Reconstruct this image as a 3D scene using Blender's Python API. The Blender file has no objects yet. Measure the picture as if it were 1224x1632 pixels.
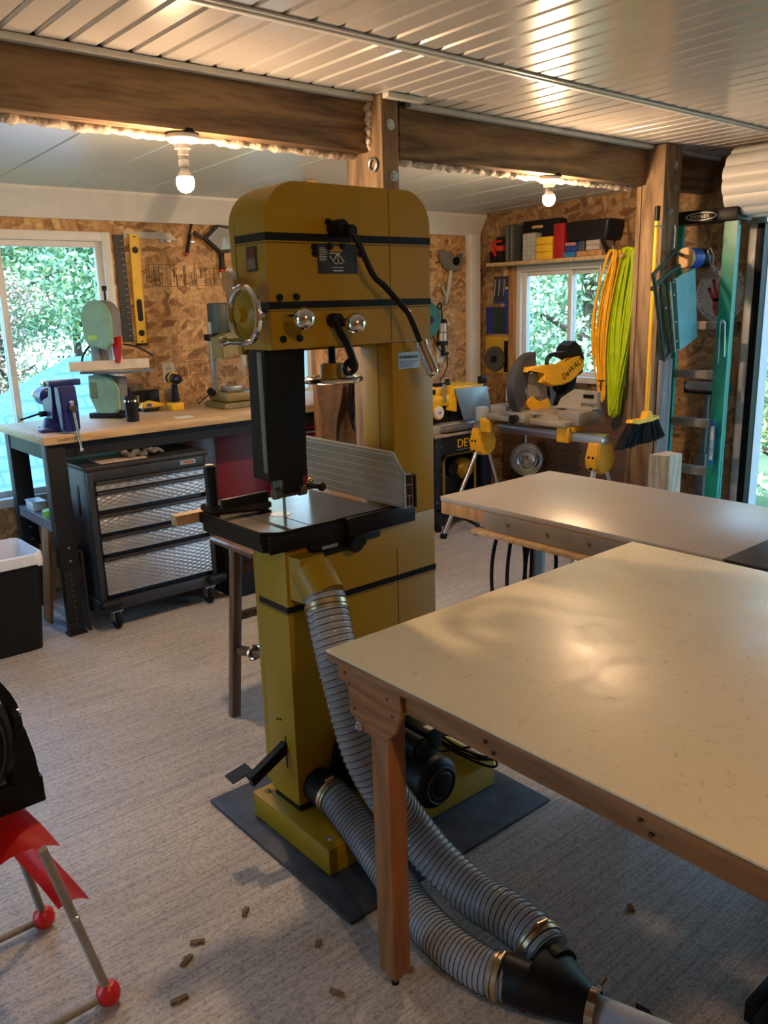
import bpy, bmesh, math, random
from mathutils import Vector, Matrix, Quaternion
random.seed(7)
S = bpy.context.scene
C = S.collection
PI = math.pi
R = math.radians

# ------------------------------------------------------------------ camera
cam_d = bpy.data.cameras.new('camera')
cam = bpy.data.objects.new('camera', cam_d)
C.objects.link(cam)
S.camera = cam
YAW, PITCH, ROLL = 0.698553, 0.2478006, -0.0286503
_f = Vector((math.sin(YAW)*math.cos(PITCH), math.cos(YAW)*math.cos(PITCH), -math.sin(PITCH)))
_r = Vector((math.cos(YAW), -math.sin(YAW), 0))
_u = _r.cross(_f)
_r2 = math.cos(ROLL)*_r + math.sin(ROLL)*_u
_u2 = -math.sin(ROLL)*_r + math.cos(ROLL)*_u
cam.matrix_world = Matrix(((_r2.x, _u2.x, -_f.x, 0), (_r2.y, _u2.y, -_f.y, 0), (_r2.z, _u2.z, -_f.z, 1.62), (0, 0, 0, 1)))
cam_d.sensor_fit = 'VERTICAL'
cam_d.sensor_height = 32.0
cam_d.lens = 32.0*1314.44/1632.0
cam_d.clip_start = 0.05
cam_d.clip_end = 300

# ------------------------------------------------------------------ view, world, light
S.view_settings.view_transform = 'Standard'
S.view_settings.look = 'None'
S.view_settings.exposure = 1.95
S.view_settings.gamma = 1.0
S.view_settings.use_curve_mapping = False
BULB = 380.0          # radiance of the lamp globes
SKY = 1.5
w = bpy.data.worlds.new('sky'); S.world = w; w.use_nodes = True
nt = w.node_tree
bgn = nt.nodes['Background']
tc = nt.nodes.new('ShaderNodeTexCoord'); sp = nt.nodes.new('ShaderNodeSeparateXYZ')
rp = nt.nodes.new('ShaderNodeValToRGB')
rp.color_ramp.elements[0].position = 0.0; rp.color_ramp.elements[0].color = (0.50, 0.78, 1.0, 1)
rp.color_ramp.elements[1].position = 0.6; rp.color_ramp.elements[1].color = (0.22, 0.50, 1.0, 1)
nt.links.new(tc.outputs['Generated'], sp.inputs[0]); nt.links.new(sp.outputs['Z'], rp.inputs[0])
nt.links.new(rp.outputs[0], bgn.inputs['Color'])
bgn.inputs['Strength'].default_value = SKY
sun_d = bpy.data.lights.new('sun', 'SUN'); sun_d.energy = 5.0; sun_d.angle = R(25); sun_d.color = (0.80, 0.92, 1.0)
sun = bpy.data.objects.new('sun', sun_d); C.objects.link(sun)
sun.rotation_euler = Vector((.45, .50, -.74)).to_track_quat('-Z', 'Y').to_euler()
def portal(name, loc, rot, sx, sy):
    d = bpy.data.lights.new(name, 'AREA'); d.shape = 'RECTANGLE'; d.size = sx; d.size_y = sy; d.cycles.is_portal = True
    o = bpy.data.objects.new(name, d); o.location = loc; o.rotation_euler = rot; C.objects.link(o)
portal('daylight_portal', (5.35, 0.95, 1.05), (0, R(90), 0), 2.0, 3.0)
portal('daylight_portal', (1.3, 5.02, 1.33), (R(-90), 0, 0), 1.5, 1.4)
portal('daylight_portal', (-2.45, 2.9, 1.02), (0, R(-90), 0), 2.0, 1.4)
portal('daylight_portal', (5.35, 3.9, 1.44), (0, R(90), 0), 0.85, 1.0)

# ------------------------------------------------------------------ materials
MC = {}
def pmat(name, col, rough=0.5, metal=0.0, var=0.12, scale=12.0, stretch=(1, 1, 1), bump=0.0, coat=0.0, trans=0.0, alpha=1.0, spec=0.5, ior=1.45, col2=None, detail=3.0, world=False, bscale=None):
    if name in MC: return MC[name]
    m = bpy.data.materials.new(name); m.use_nodes = True; MC[name] = m
    n = m.node_tree; b = n.nodes['Principled BSDF']
    c = n.nodes.new('ShaderNodeTexCoord'); mp = n.nodes.new('ShaderNodeMapping'); mp.inputs['Scale'].default_value = stretch
    n.links.new(c.outputs['Object'], mp.inputs[0])
    t = n.nodes.new('ShaderNodeTexNoise'); t.inputs['Scale'].default_value = scale; t.inputs['Detail'].default_value = detail
    n.links.new(mp.outputs[0], t.inputs['Vector'])
    r = n.nodes.new('ShaderNodeValToRGB')
    c2 = col2 if col2 else tuple(x*(1-var*1.6) for x in col)
    c1 = col if col2 else tuple(min(1, x*(1+var*0.6)) for x in col)
    r.color_ramp.elements[0].position = 0.3; r.color_ramp.elements[0].color = (*c2, 1)
    r.color_ramp.elements[1].position = 0.7; r.color_ramp.elements[1].color = (*c1, 1)
    n.links.new(t.outputs['Fac'], r.inputs[0]); n.links.new(r.outputs[0], b.inputs['Base Color'])
    b.inputs['Roughness'].default_value = rough; b.inputs['Metallic'].default_value = metal
    b.inputs['Specular IOR Level'].default_value = spec; b.inputs['IOR'].default_value = ior
    b.inputs['Coat Weight'].default_value = coat; b.inputs['Coat Roughness'].default_value = 0.08
    b.inputs['Transmission Weight'].default_value = trans; b.inputs['Alpha'].default_value = alpha
    if bump:
        bp = n.nodes.new('ShaderNodeBump'); bp.inputs['Strength'].default_value = bump; bp.inputs['Distance'].default_value = 0.004
        if bscale:
            t2 = n.nodes.new('ShaderNodeTexNoise'); t2.inputs['Scale'].default_value = bscale; n.links.new(mp.outputs[0], t2.inputs['Vector'])
            n.links.new(t2.outputs['Fac'], bp.inputs['Height'])
        else: n.links.new(t.outputs['Fac'], bp.inputs['Height'])
        n.links.new(bp.outputs[0], b.inputs['Normal'])
    return m
def wood(name, c1, c2, rough=0.6, axis=0, scale=6.0, coat=0.0, knots=True):
    if name in MC: return MC[name]
    m = bpy.data.materials.new(name); m.use_nodes = True; MC[name] = m
    n = m.node_tree; b = n.nodes['Principled BSDF']; L = n.links.new
    c = n.nodes.new('ShaderNodeTexCoord'); mp = n.nodes.new('ShaderNodeMapping')
    s = [1.0, 1.0, 1.0]; s[axis] = 0.12; mp.inputs['Scale'].default_value = s; L(c.outputs['Object'], mp.inputs[0])
    t = n.nodes.new('ShaderNodeTexNoise'); t.inputs['Scale'].default_value = scale*0.9; t.inputs['Detail'].default_value = 1.0; L(mp.outputs[0], t.inputs['Vector'])
    mu = n.nodes.new('ShaderNodeMath'); mu.operation = 'MULTIPLY'; mu.inputs[1].default_value = 9.0; L(t.outputs['Fac'], mu.inputs[0])
    fr = n.nodes.new('ShaderNodeMath'); fr.operation = 'PINGPONG'; fr.inputs[1].default_value = 0.5; L(mu.outputs[0], fr.inputs[0])
    t2 = n.nodes.new('ShaderNodeTexNoise'); t2.inputs['Scale'].default_value = scale*14; t2.inputs['Detail'].default_value = 4; L(mp.outputs[0], t2.inputs['Vector'])
    ad = n.nodes.new('ShaderNodeMath'); ad.operation = 'MULTIPLY_ADD'; ad.inputs[1].default_value = 0.9; L(t2.outputs['Fac'], ad.inputs[0]); L(fr.outputs[0], ad.inputs[2])
    r = n.nodes.new('ShaderNodeValToRGB'); r.color_ramp.elements[0].position = 0.45; r.color_ramp.elements[0].color = (*c1, 1)
    r.color_ramp.elements[1].position = 1.0; r.color_ramp.elements[1].color = (*c2, 1); L(ad.outputs[0], r.inputs[0])
    L(r.outputs[0], b.inputs['Base Color']); b.inputs['Roughness'].default_value = rough; b.inputs['Coat Weight'].default_value = coat
    bp = n.nodes.new('ShaderNodeBump'); bp.inputs['Strength'].default_value = 0.25; bp.inputs['Distance'].default_value = 0.003; L(ad.outputs[0], bp.inputs['Height']); L(bp.outputs[0], b.inputs['Normal'])
    return m
def osb(name, plane='xz', dark=1.0):
    m = bpy.data.materials.new(name); m.use_nodes = True
    n = m.node_tree; b = n.nodes['Principled BSDF']; L = n.links.new
    c = n.nodes.new('ShaderNodeTexCoord'); mp0 = n.nodes.new('ShaderNodeMapping')
    mp0.inputs['Rotation'].default_value = (R(90), 0, 0) if plane == 'xz' else (0, R(90), 0)
    L(c.outputs['Object'], mp0.inputs[0])
    nz = n.nodes.new('ShaderNodeTexNoise'); nz.inputs['Scale'].default_value = 4.0; nz.inputs['Detail'].default_value = 2; L(c.outputs['Object'], nz.inputs['Vector'])
    prev = None
    for k, (ang, sc, thr) in enumerate(((8, 8, 0), (38, 8.5, 0.45), (-42, 8, 0.5), (78, 9, 0.58), (-12, 9, .62))):
        mp = n.nodes.new('ShaderNodeMapping'); mp.vector_type = 'TEXTURE'; mp.inputs['Rotation'].default_value = ((0, 0, R(ang)) if plane == 'xy' else ((0, R(ang), 0) if plane == 'xz' else (R(ang), 0, 0)))
        mp.inputs['Scale'].default_value = (1.0, 1, .30)
        mp.inputs['Location'].default_value = (k*3.1, k*1.7, k*2.3)
        L(c.outputs['Object'], mp.inputs[0])
        mx = n.nodes.new('ShaderNodeMix'); mx.data_type = 'VECTOR'; mx.inputs['Factor'].default_value = 0.06; L(mp.outputs[0], mx.inputs[4]); L(nz.outputs['Color'], mx.inputs[5])
        v = n.nodes.new('ShaderNodeTexVoronoi'); v.inputs['Scale'].default_value = sc; L(mx.outputs[1], v.inputs['Vector'])
        sx = n.nodes.new('ShaderNodeSeparateColor'); L(v.outputs['Color'], sx.inputs[0])
        rr = n.nodes.new('ShaderNodeValToRGB')
        es = rr.color_ramp.elements
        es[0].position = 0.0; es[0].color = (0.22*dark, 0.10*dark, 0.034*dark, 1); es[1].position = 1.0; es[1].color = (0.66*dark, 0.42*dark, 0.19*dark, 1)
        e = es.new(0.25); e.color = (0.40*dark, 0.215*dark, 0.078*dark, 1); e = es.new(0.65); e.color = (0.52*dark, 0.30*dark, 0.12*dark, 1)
        L(sx.outputs[0], rr.inputs[0])
        if prev is None: prev = rr.outputs[0]
        else:
            gt = n.nodes.new('ShaderNodeMath'); gt.operation = 'GREATER_THAN'; gt.inputs[1].default_value = thr; L(sx.outputs[1], gt.inputs[0])
            mm = n.nodes.new('ShaderNodeMix'); mm.data_type = 'RGBA'; L(gt.outputs[0], mm.inputs[0]); L(prev, mm.inputs[6]); L(rr.outputs[0], mm.inputs[7]); prev = mm.outputs[2]
    fn = n.nodes.new('ShaderNodeTexNoise'); fn.inputs['Scale'].default_value = 40; fn.inputs['Detail'].default_value = 5; L(c.outputs['Object'], fn.inputs['Vector'])
    fr = n.nodes.new('ShaderNodeValToRGB'); fr.color_ramp.elements[0].position = 0.35; fr.color_ramp.elements[0].color = (0.68, 0.66, 0.64, 1); fr.color_ramp.elements[1].position = 0.6; fr.color_ramp.elements[1].color = (1, 1, 1, 1)
    L(fn.outputs['Fac'], fr.inputs[0])
    ml = n.nodes.new('ShaderNodeMix'); ml.data_type = 'RGBA'; ml.blend_type = 'MULTIPLY'; ml.inputs[0].default_value = 1.0; L(prev, ml.inputs[6]); L(fr.outputs[0], ml.inputs[7])
    L(ml.outputs[2], b.inputs['Base Color']); b.inputs['Roughness'].default_value = 0.6
    bp = n.nodes.new('ShaderNodeBump'); bp.inputs['Strength'].default_value = 0.3; bp.inputs['Distance'].default_value = 0.004; L(prev, bp.inputs['Height']); L(bp.outputs[0], b.inputs['Normal'])
    return m
def emit(name, col, strength):
    m = bpy.data.materials.new(name); m.use_nodes = True; b = m.node_tree.nodes['Principled BSDF']
    b.inputs['Base Color'].default_value = (*col, 1); b.inputs['Emission Color'].default_value = (*col, 1); b.inputs['Emission Strength'].default_value = strength
    return m
def concrete():
    m = bpy.data.materials.new('broomed_concrete'); m.use_nodes = True; n = m.node_tree; b = n.nodes['Principled BSDF']; L = n.links.new
    c = n.nodes.new('ShaderNodeTexCoord')
    def noise(sc, det, st, rough=0.5):
        mp = n.nodes.new('ShaderNodeMapping'); mp.inputs['Scale'].default_value = st; L(c.outputs['Object'], mp.inputs[0])
        t = n.nodes.new('ShaderNodeTexNoise'); t.inputs['Scale'].default_value = sc; t.inputs['Detail'].default_value = det; t.inputs['Roughness'].default_value = rough; L(mp.outputs[0], t.inputs['Vector']); return t.outputs['Fac']
    a = noise(60, 4, (0.05, 1.8, 1)); f = noise(120, 3, (0.8, 1, 1), 0.7); bl = noise(1.3, 3, (1, 1, 1))
    r1 = n.nodes.new('ShaderNodeValToRGB'); r1.color_ramp.elements[0].position = 0.36; r1.color_ramp.elements[0].color = (0.37, 0.34, 0.31, 1); r1.color_ramp.elements[1].position = 0.58; r1.color_ramp.elements[1].color = (0.51, 0.475, 0.435, 1); L(a, r1.inputs[0])
    r2 = n.nodes.new('ShaderNodeValToRGB'); r2.color_ramp.elements[0].position = 0.36; r2.color_ramp.elements[0].color = (0.58, 0.58, 0.58, 1); r2.color_ramp.elements[1].position = 0.52; r2.color_ramp.elements[1].color = (1, 1, 1, 1); L(f, r2.inputs[0])
    r3 = n.nodes.new('ShaderNodeValToRGB'); r3.color_ramp.elements[0].position = 0.3; r3.color_ramp.elements[0].color = (0.80, 0.80, 0.80, 1); r3.color_ramp.elements[1].position = 0.7; r3.color_ramp.elements[1].color = (1.1, 1.1, 1.1, 1); L(bl, r3.inputs[0])
    m1 = n.nodes.new('ShaderNodeMix'); m1.data_type = 'RGBA'; m1.blend_type = 'MULTIPLY'; m1.inputs[0].default_value = 1; L(r1.outputs[0], m1.inputs[6]); L(r2.outputs[0], m1.inputs[7])
    m2 = n.nodes.new('ShaderNodeMix'); m2.data_type = 'RGBA'; m2.blend_type = 'MULTIPLY'; m2.inputs[0].default_value = 1; L(m1.outputs[2], m2.inputs[6]); L(r3.outputs[0], m2.inputs[7])
    L(m2.outputs[2], b.inputs['Base Color']); b.inputs['Roughness'].default_value = 0.42; b.inputs['Specular IOR Level'].default_value = 0.5
    ad = n.nodes.new('ShaderNodeMath'); ad.operation = 'MULTIPLY_ADD'; ad.inputs[1].default_value = 0.8; L(f, ad.inputs[0]); L(a, ad.inputs[2])
    bp = n.nodes.new('ShaderNodeBump'); bp.inputs['Strength'].default_value = 0.55; bp.inputs['Distance'].default_value = 0.004; L(ad.outputs[0], bp.inputs['Height']); L(bp.outputs[0], b.inputs['Normal'])
    return m

M = {}
M['yellow'] = pmat('olive_yellow_enamel', (0.345, 0.20, 0.003), 0.40, coat=0.04, spec=.35, var=0.04, scale=5)
M['yellow_dk'] = pmat('olive_yellow_cast', (0.33, 0.195, 0.003), 0.40, coat=0.04, spec=.35, var=0.05)
M['black'] = pmat('black_enamel', (0.007, 0.0065, 0.006), 0.42, var=0.2, spec=.22)
M['rubber'] = pmat('black_rubber', (0.010, 0.010, 0.010), 0.75, var=0.2, scale=30, spec=.2)
M['blackp'] = pmat('black_plastic', (0.009, 0.009, 0.0095), 0.45, spec=.25, var=0.15, bump=0.1, scale=60)
M['seam'] = pmat('dark_panel_seam', (0.09, 0.055, 0.006), 0.6)
M['chrome'] = pmat('polished_chrome', (0.75, 0.74, 0.72), 0.12, metal=1.0, var=0.03)
M['steel'] = pmat('ground_cast_iron', (0.42, 0.40, 0.38), 0.22, metal=1.0, var=0.10, scale=7, stretch=(1, 6, 1))
M['alu'] = pmat('brushed_aluminium', (0.62, 0.62, 0.62), 0.32, metal=1.0, var=0.05, scale=20, stretch=(1, 8, 1))
M['aludull'] = pmat('dull_aluminium', (0.42, 0.40, 0.36), 0.5, metal=0.4, var=0.1)
M['fence'] = pmat('anodised_fence', (0.30, 0.27, 0.22), 0.38, metal=0.75, var=0.08, scale=20)
M['galv'] = pmat('galvanised_steel', (0.50, 0.52, 0.54), 0.35, metal=0.9, var=0.12, scale=25)
M['white'] = pmat('white_vinyl', (0.62, 0.62, 0.60), 0.4, var=0.04)
M['whitegl'] = pmat('white_gloss_panel', (0.50, 0.475, 0.45), 0.25, var=0.03, scale=2, coat=0.2)
M['ceil2'] = pmat('pale_panel', (0.50, 0.56, 0.56), 0.32, var=0.04, scale=2)
M['foam'] = pmat('spray_foam', (0.62, 0.52, 0.42), 0.85, var=0.35, scale=60, bump=1.0)
M['beam'] = wood('weathered_beam', (0.25, 0.155, 0.078), (0.095, 0.052, 0.025), 0.7, axis=0, scale=5)
M['post'] = wood('weathered_post', (0.25, 0.165, 0.092), (0.11, 0.066, 0.034), 0.75, axis=2, scale=5)
M['greywood'] = wood('grey_board', (0.27, 0.25, 0.22), (0.15, 0.135, 0.115), 0.8, axis=2, scale=6)
M['pine'] = wood('pine_lumber', (0.45, 0.25, 0.10), (0.28, 0.13, 0.045), 0.6, axis=2, scale=6)
M['birch'] = wood('birch_lumber', (0.52, 0.36, 0.19), (0.38, 0.24, 0.11), 0.5, axis=0, scale=8)
M['tblwood'] = wood('amber_fir', (0.36, 0.145, 0.036), (0.21, 0.075, 0.018), 0.5, axis=1, scale=7, coat=0.1)
M['tblwoodz'] = wood('amber_fir_upright', (0.34, 0.135, 0.034), (0.21, 0.075, 0.018), 0.5, axis=2, scale=7, coat=0.1)
M['tblwoodx'] = wood('amber_fir_cross', (0.36, 0.145, 0.036), (0.21, 0.075, 0.018), 0.5, axis=0, scale=7, coat=0.1)
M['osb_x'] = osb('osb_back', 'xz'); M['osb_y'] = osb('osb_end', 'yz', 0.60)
M['glass'] = pmat('window_glass', (0.93, 0.98, 1.0), 0.02, trans=1.0, ior=1.0, var=0.01, spec=0.3)
def laminate():
    m = bpy.data.materials.new('scuffed_cream_laminate'); m.use_nodes = True; n = m.node_tree; b = n.nodes['Principled BSDF']; L = n.links.new
    c = n.nodes.new('ShaderNodeTexCoord')
    t = n.nodes.new('ShaderNodeTexNoise'); t.inputs['Scale'].default_value = 26; t.inputs['Detail'].default_value = 7; t.inputs['Roughness'].default_value = 0.75; t.inputs['Distortion'].default_value = 2.2; L(c.outputs['Object'], t.inputs['Vector'])
    r = n.nodes.new('ShaderNodeValToRGB'); e = r.color_ramp.elements; e[0].position = 0.31; e[0].color = (0.50, 0.37, 0.21, 1); e[1].position = 0.41; e[1].color = (0.76, 0.65, 0.44, 1); x = e.new(0.75); x.color = (0.80, 0.69, 0.47, 1)
    L(t.outputs['Fac'], r.inputs[0]); L(r.outputs[0], b.inputs['Base Color'])
    t2 = n.nodes.new('ShaderNodeTexNoise'); t2.inputs['Scale'].default_value = 5; t2.inputs['Detail'].default_value = 7; t2.inputs['Distortion'].default_value = 2; L(c.outputs['Object'], t2.inputs['Vector'])
    r2 = n.nodes.new('ShaderNodeMapRange'); r2.inputs['From Min'].default_value = 0.35; r2.inputs['From Max'].default_value = 0.65; r2.inputs['To Min'].default_value = 0.34; r2.inputs['To Max'].default_value = 0.46; L(t2.outputs['Fac'], r2.inputs['Value']); L(r2.outputs[0], b.inputs['Roughness'])
    bp = n.nodes.new('ShaderNodeBump'); bp.inputs['Strength'].default_value = 0.12; bp.inputs['Distance'].default_value = 0.003; L(t2.outputs['Fac'], bp.inputs['Height']); L(bp.outputs[0], b.inputs['Normal'])
    return m
M['laminate'] = laminate()
def col(name, c, rough=0.5, **k):
    if name not in M: M[name] = pmat(name, c, rough, **k)
    return M[name]

# ------------------------------------------------------------------ mesh helpers
def V(*a): return Vector(a)
class MB:
    def __init__(s): s.bm = bmesh.new()
    def _bev(s, vs, w, seg=2):
        if w <= 0: return
        es = list({e for v in vs for e in v.link_edges})
        bmesh.ops.bevel(s.bm, geom=es, offset=w, segments=seg, affect='EDGES', profile=0.5)
    def box(s, x0, x1, y0, y1, z0, z1, bev=0.0, mat=None, seg=2):
        r = bmesh.ops.create_cube(s.bm, size=1.0); vs = r['verts']
        for v in vs:
            v.co = Vector(((x0+x1)/2+v.co.x*(x1-x0), (y0+y1)/2+v.co.y*(y1-y0), (z0+z1)/2+v.co.z*(z1-z0)))
            if mat is not None: v.co = mat @ v.co
        s._bev(vs, bev, seg); return s
    def bar(s, a, b, w, h=None, bev=0.0, up=None):
        a = Vector(a); b = Vector(b); h = h or w; d = b-a; l = d.length; z = d.normalized()
        u = Vector(up) if up else (Vector((0, 0, 1)) if abs(z.z) < 0.95 else Vector((0, 1, 0)))
        x = u.cross(z).normalized(); y = z.cross(x)
        m = Matrix(((x.x, y.x, z.x, (a.x+b.x)/2), (x.y, y.y, z.y, (a.y+b.y)/2), (x.z, y.z, z.z, (a.z+b.z)/2), (0, 0, 0, 1)))
        return s.box(-w/2, w/2, -h/2, h/2, -l/2, l/2, bev, m)
    def cyl(s, a, b, r0, r1=None, n=20, cap=True, bev=0.0):
        a = Vector(a); b = Vector(b); r1 = r0 if r1 is None else r1
        z = (b-a).normalized(); u = Vector((0, 0, 1)) if abs(z.z) < 0.95 else Vector((1, 0, 0)); x = u.cross(z).normalized(); y = z.cross(x)
        A = [s.bm.verts.new(a+(x*math.cos(2*PI*i/n)+y*math.sin(2*PI*i/n))*r0) for i in range(n)]
        B = [s.bm.verts.new(b+(x*math.cos(2*PI*i/n)+y*math.sin(2*PI*i/n))*r1) for i in range(n)]
        for i in range(n): s.bm.faces.new((A[i], A[(i+1) % n], B[(i+1) % n], B[i]))
        if cap:
            fa = s.bm.faces.new(list(reversed(A))); fb = s.bm.faces.new(B)
            if bev: bmesh.ops.bevel(s.bm, geom=list(fa.edges)+list(fb.edges), offset=bev, segments=2, affect='EDGES')
        return s
    def lathe(s, prof, c=(0, 0, 0), axis=(0, 0, 1), n=28, closed=False):
        c = Vector(c); z = Vector(axis).normalized(); u = Vector((0, 0, 1)) if abs(z.z) < 0.95 else Vector((1, 0, 0)); x = u.cross(z).normalized(); y = z.cross(x)
        rings = []
        for (r, h) in prof:
            if r < 1e-6: rings.append([s.bm.verts.new(c+z*h)])
            else: rings.append([s.bm.verts.new(c+z*h+(x*math.cos(2*PI*i/n)+y*math.sin(2*PI*i/n))*r) for i in range(n)])
        if closed: rings.append(rings[0])
        for p, q in zip(rings, rings[1:]):
            if len(p) == 1 and len(q) == 1: continue
            for i in range(n):
                j = (i+1) % n
                if len(p) == 1: s.bm.faces.new((p[0], q[j], q[i]))
                elif len(q) == 1: s.bm.faces.new((p[i], p[j], q[0]))
                else: s.bm.faces.new((p[i], p[j], q[j], q[i]))
        return s
    def sph(s, c, r, sc=(1, 1, 1), n=20):
        rr = bmesh.ops.create_uvsphere(s.bm, u_segments=n, v_segments=max(8, n//2), radius=r)
        for v in rr['verts']: v.co = Vector(c)+Vector((v.co.x*sc[0], v.co.y*sc[1], v.co.z*sc[2]))
        return s
    def tor(s, c, axis, Rr, r, n=32, k=8, arc=2*PI, start=0):
        z = Vector(axis).normalized(); u = Vector((0, 0, 1)) if abs(z.z) < 0.95 else Vector((1, 0, 0)); x = u.cross(z).normalized(); y = z.cross(x)
        N = n if arc > 6.28 else n
        pts = [Vector(c)+(x*math.cos(start+arc*i/N)+y*math.sin(start+arc*i/N))*Rr for i in range(N+(0 if arc > 6.28 else 1))]
        return s.tube(pts, r, k, closed=arc > 6.28)
    def tube(s, pts, r, k=8, closed=False, cap=True):
        pts = [Vector(p) for p in pts]; N = len(pts); rad = r if isinstance(r, (list, tuple)) else [r]*N
        rings = []; px = None
        for i, p in enumerate(pts):
            if closed: t = pts[(i+1) % N]-pts[i-1]
            else: t = pts[min(i+1, N-1)]-pts[max(i-1, 0)]
            if t.length < 1e-9: t = Vector((0, 0, 1))
            t.normalize()
            if px is None:
                u = Vector((0, 0, 1)) if abs(t.z) < 0.9 else Vector((1, 0, 0)); px = u.cross(t).normalized()
            else:
                px = (px-t*px.dot(t)); px = px.normalized() if px.length > 1e-6 else Vector((1, 0, 0))
            py = t.cross(px)
            rings.append([s.bm.verts.new(p+(px*math.cos(2*PI*j/k)+py*math.sin(2*PI*j/k))*rad[i]) for j in range(k)])
        for a in range(N if closed else N-1):
            A = rings[a]; B = rings[(a+1) % N]
            if closed and a == N-1:
                off = min(range(k), key=lambda o: sum((A[j].co-B[(j+o) % k].co).length for j in range(k))); B = [B[(j+off) % k] for j in range(k)]
            for j in range(k): s.bm.faces.new((A[j], A[(j+1) % k], B[(j+1) % k], B[j]))
        if cap and not closed: s.bm.faces.new(list(reversed(rings[0]))); s.bm.faces.new(rings[-1])
        return s
    def prism(s, pts, a, b, axis='y', bev=0.0):
        # pts: 2D outline; axis y -> (x,z), x -> (y,z), z -> (x,y)
        f = {'y': lambda p, t: (p[0], t, p[1]), 'x': lambda p, t: (t, p[0], p[1]), 'z': lambda p, t: (p[0], p[1], t)}[axis]
        A = [s.bm.verts.new(f(p, a)) for p in pts]; B = [s.bm.verts.new(f(p, b)) for p in pts]; n = len(pts)
        fa = s.bm.faces.new(A); fb = s.bm.faces.new(list(reversed(B)))
        for i in range(n): s.bm.faces.new((A[i], B[i], B[(i+1) % n], A[(i+1) % n]))
        if bev: bmesh.ops.bevel(s.bm, geom=list(fa.edges)+list(fb.edges), offset=bev, segments=2, affect='EDGES')
        return s
    def loft(s, loops, cap=True):
        L = [[s.bm.verts.new(p) for p in lp] for lp in loops]; n = len(L[0])
        for A, B in zip(L, L[1:]):
            for i in range(n): s.bm.faces.new((A[i], A[(i+1) % n], B[(i+1) % n], B[i]))
        if cap: s.bm.faces.new(list(reversed(L[0]))); s.bm.faces.new(L[-1])
        return s
    def quad(s, *p): s.bm.faces.new([s.bm.verts.new(q) for q in p]); return s
    def build(s, name, mat, parent=None, smooth=35, local=False):
        bmesh.ops.recalc_face_normals(s.bm, faces=s.bm.faces)
        me = bpy.data.meshes.new(name); o = bpy.data.objects.new(name, me); C.objects.link(o)
        if parent is not None:
            o.parent = parent
            if not local:
                off = parent.get('_o', None)
                off = Vector(off) if off is not None else Vector((0, 0, 0))
                for v in s.bm.verts: v.co -= off
                o['_o'] = tuple(off)
        else:
            if not local and len(s.bm.verts):
                xs = [v.co.x for v in s.bm.verts]; ys = [v.co.y for v in s.bm.verts]; zs = [v.co.z for v in s.bm.verts]
                off = Vector(((min(xs)+max(xs))/2, (min(ys)+max(ys))/2, min(zs)))
                for v in s.bm.verts: v.co -= off
                o.location = off; o['_o'] = tuple(off)
        s.bm.to_mesh(me); s.bm.free()
        if smooth:
            me.shade_smooth()
            try: me.set_sharp_from_angle(angle=R(smooth))
            except Exception: pass
        ms = mat if isinstance(mat, (list, tuple)) else [mat]
        for q in ms: me.materials.append(q)
        return o
def thing(name, label, cat, loc=(0, 0, 0), group=None, rot=0):
    o = bpy.data.objects.new(name, None); C.objects.link(o); o.location = loc; o.rotation_euler = (0, 0, rot); o.empty_display_size = 0.05
    o['_o'] = tuple(loc); o['label'] = label; o['category'] = cat
    if group: o['group'] = group
    return o
def tag(o, label, cat, group=None, kind=None):
    o['label'] = label; o['category'] = cat
    if group: o['group'] = group
    if kind: o['kind'] = kind
    return o
def struct(o): o['kind'] = 'structure'; return o
def dup(root, loc=None, label=None):
    r = root.copy(); C.objects.link(r)
    if loc is not None: r.location = loc
    if label: r['label'] = label
    def rec(src, dst):
        for ch in list(src.children):
            c = ch.copy(); C.objects.link(c); c.parent = dst; rec(ch, c)
    rec(root, r); return r
def bez(pts, n=12):
    # catmull-rom through points
    P = [Vector(p) for p in pts]; P = [P[0]*2-P[1]]+P+[P[-1]*2-P[-2]]; out = []
    for i in range(1, len(P)-2):
        for k in range(n):
            t = k/n; a, b, c, d = P[i-1], P[i], P[i+1], P[i+2]
            out.append(0.5*((2*b)+(c-a)*t+(2*a-5*b+4*c-d)*t*t+(3*b-a-3*c+d)*t**3))
    out.append(P[-2]); return out
def text(name, body, size, mat, parent, org, xd, yd, depth=0.0008, align='LEFT'):
    cu = bpy.data.curves.new(name, 'FONT'); cu.body = body; cu.size = size; cu.extrude = depth; cu.align_x = align
    to = bpy.data.objects.new(name, cu); C.objects.link(to)
    dg = bpy.context.evaluated_depsgraph_get(); dg.update()
    me = bpy.data.meshes.new_from_object(to.evaluated_get(dg)); bpy.data.objects.remove(to)
    x = Vector(xd).normalized(); y = Vector(yd); y = (y-x*y.dot(x)).normalized(); z = x.cross(y)
    off = Vector(parent['_o']) if parent is not None and parent.get('_o') is not None else Vector((0, 0, 0))
    m = Matrix(((x.x, y.x, z.x, org[0]-off.x), (x.y, y.y, z.y, org[1]-off.y), (x.z, y.z, z.z, org[2]-off.z), (0, 0, 0, 1)))
    me.transform(m); o = bpy.data.objects.new(name, me); C.objects.link(o); me.materials.clear(); me.materials.append(mat)
    if parent is not None: o.parent = parent; o['_o'] = tuple(off)
    return o
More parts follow.
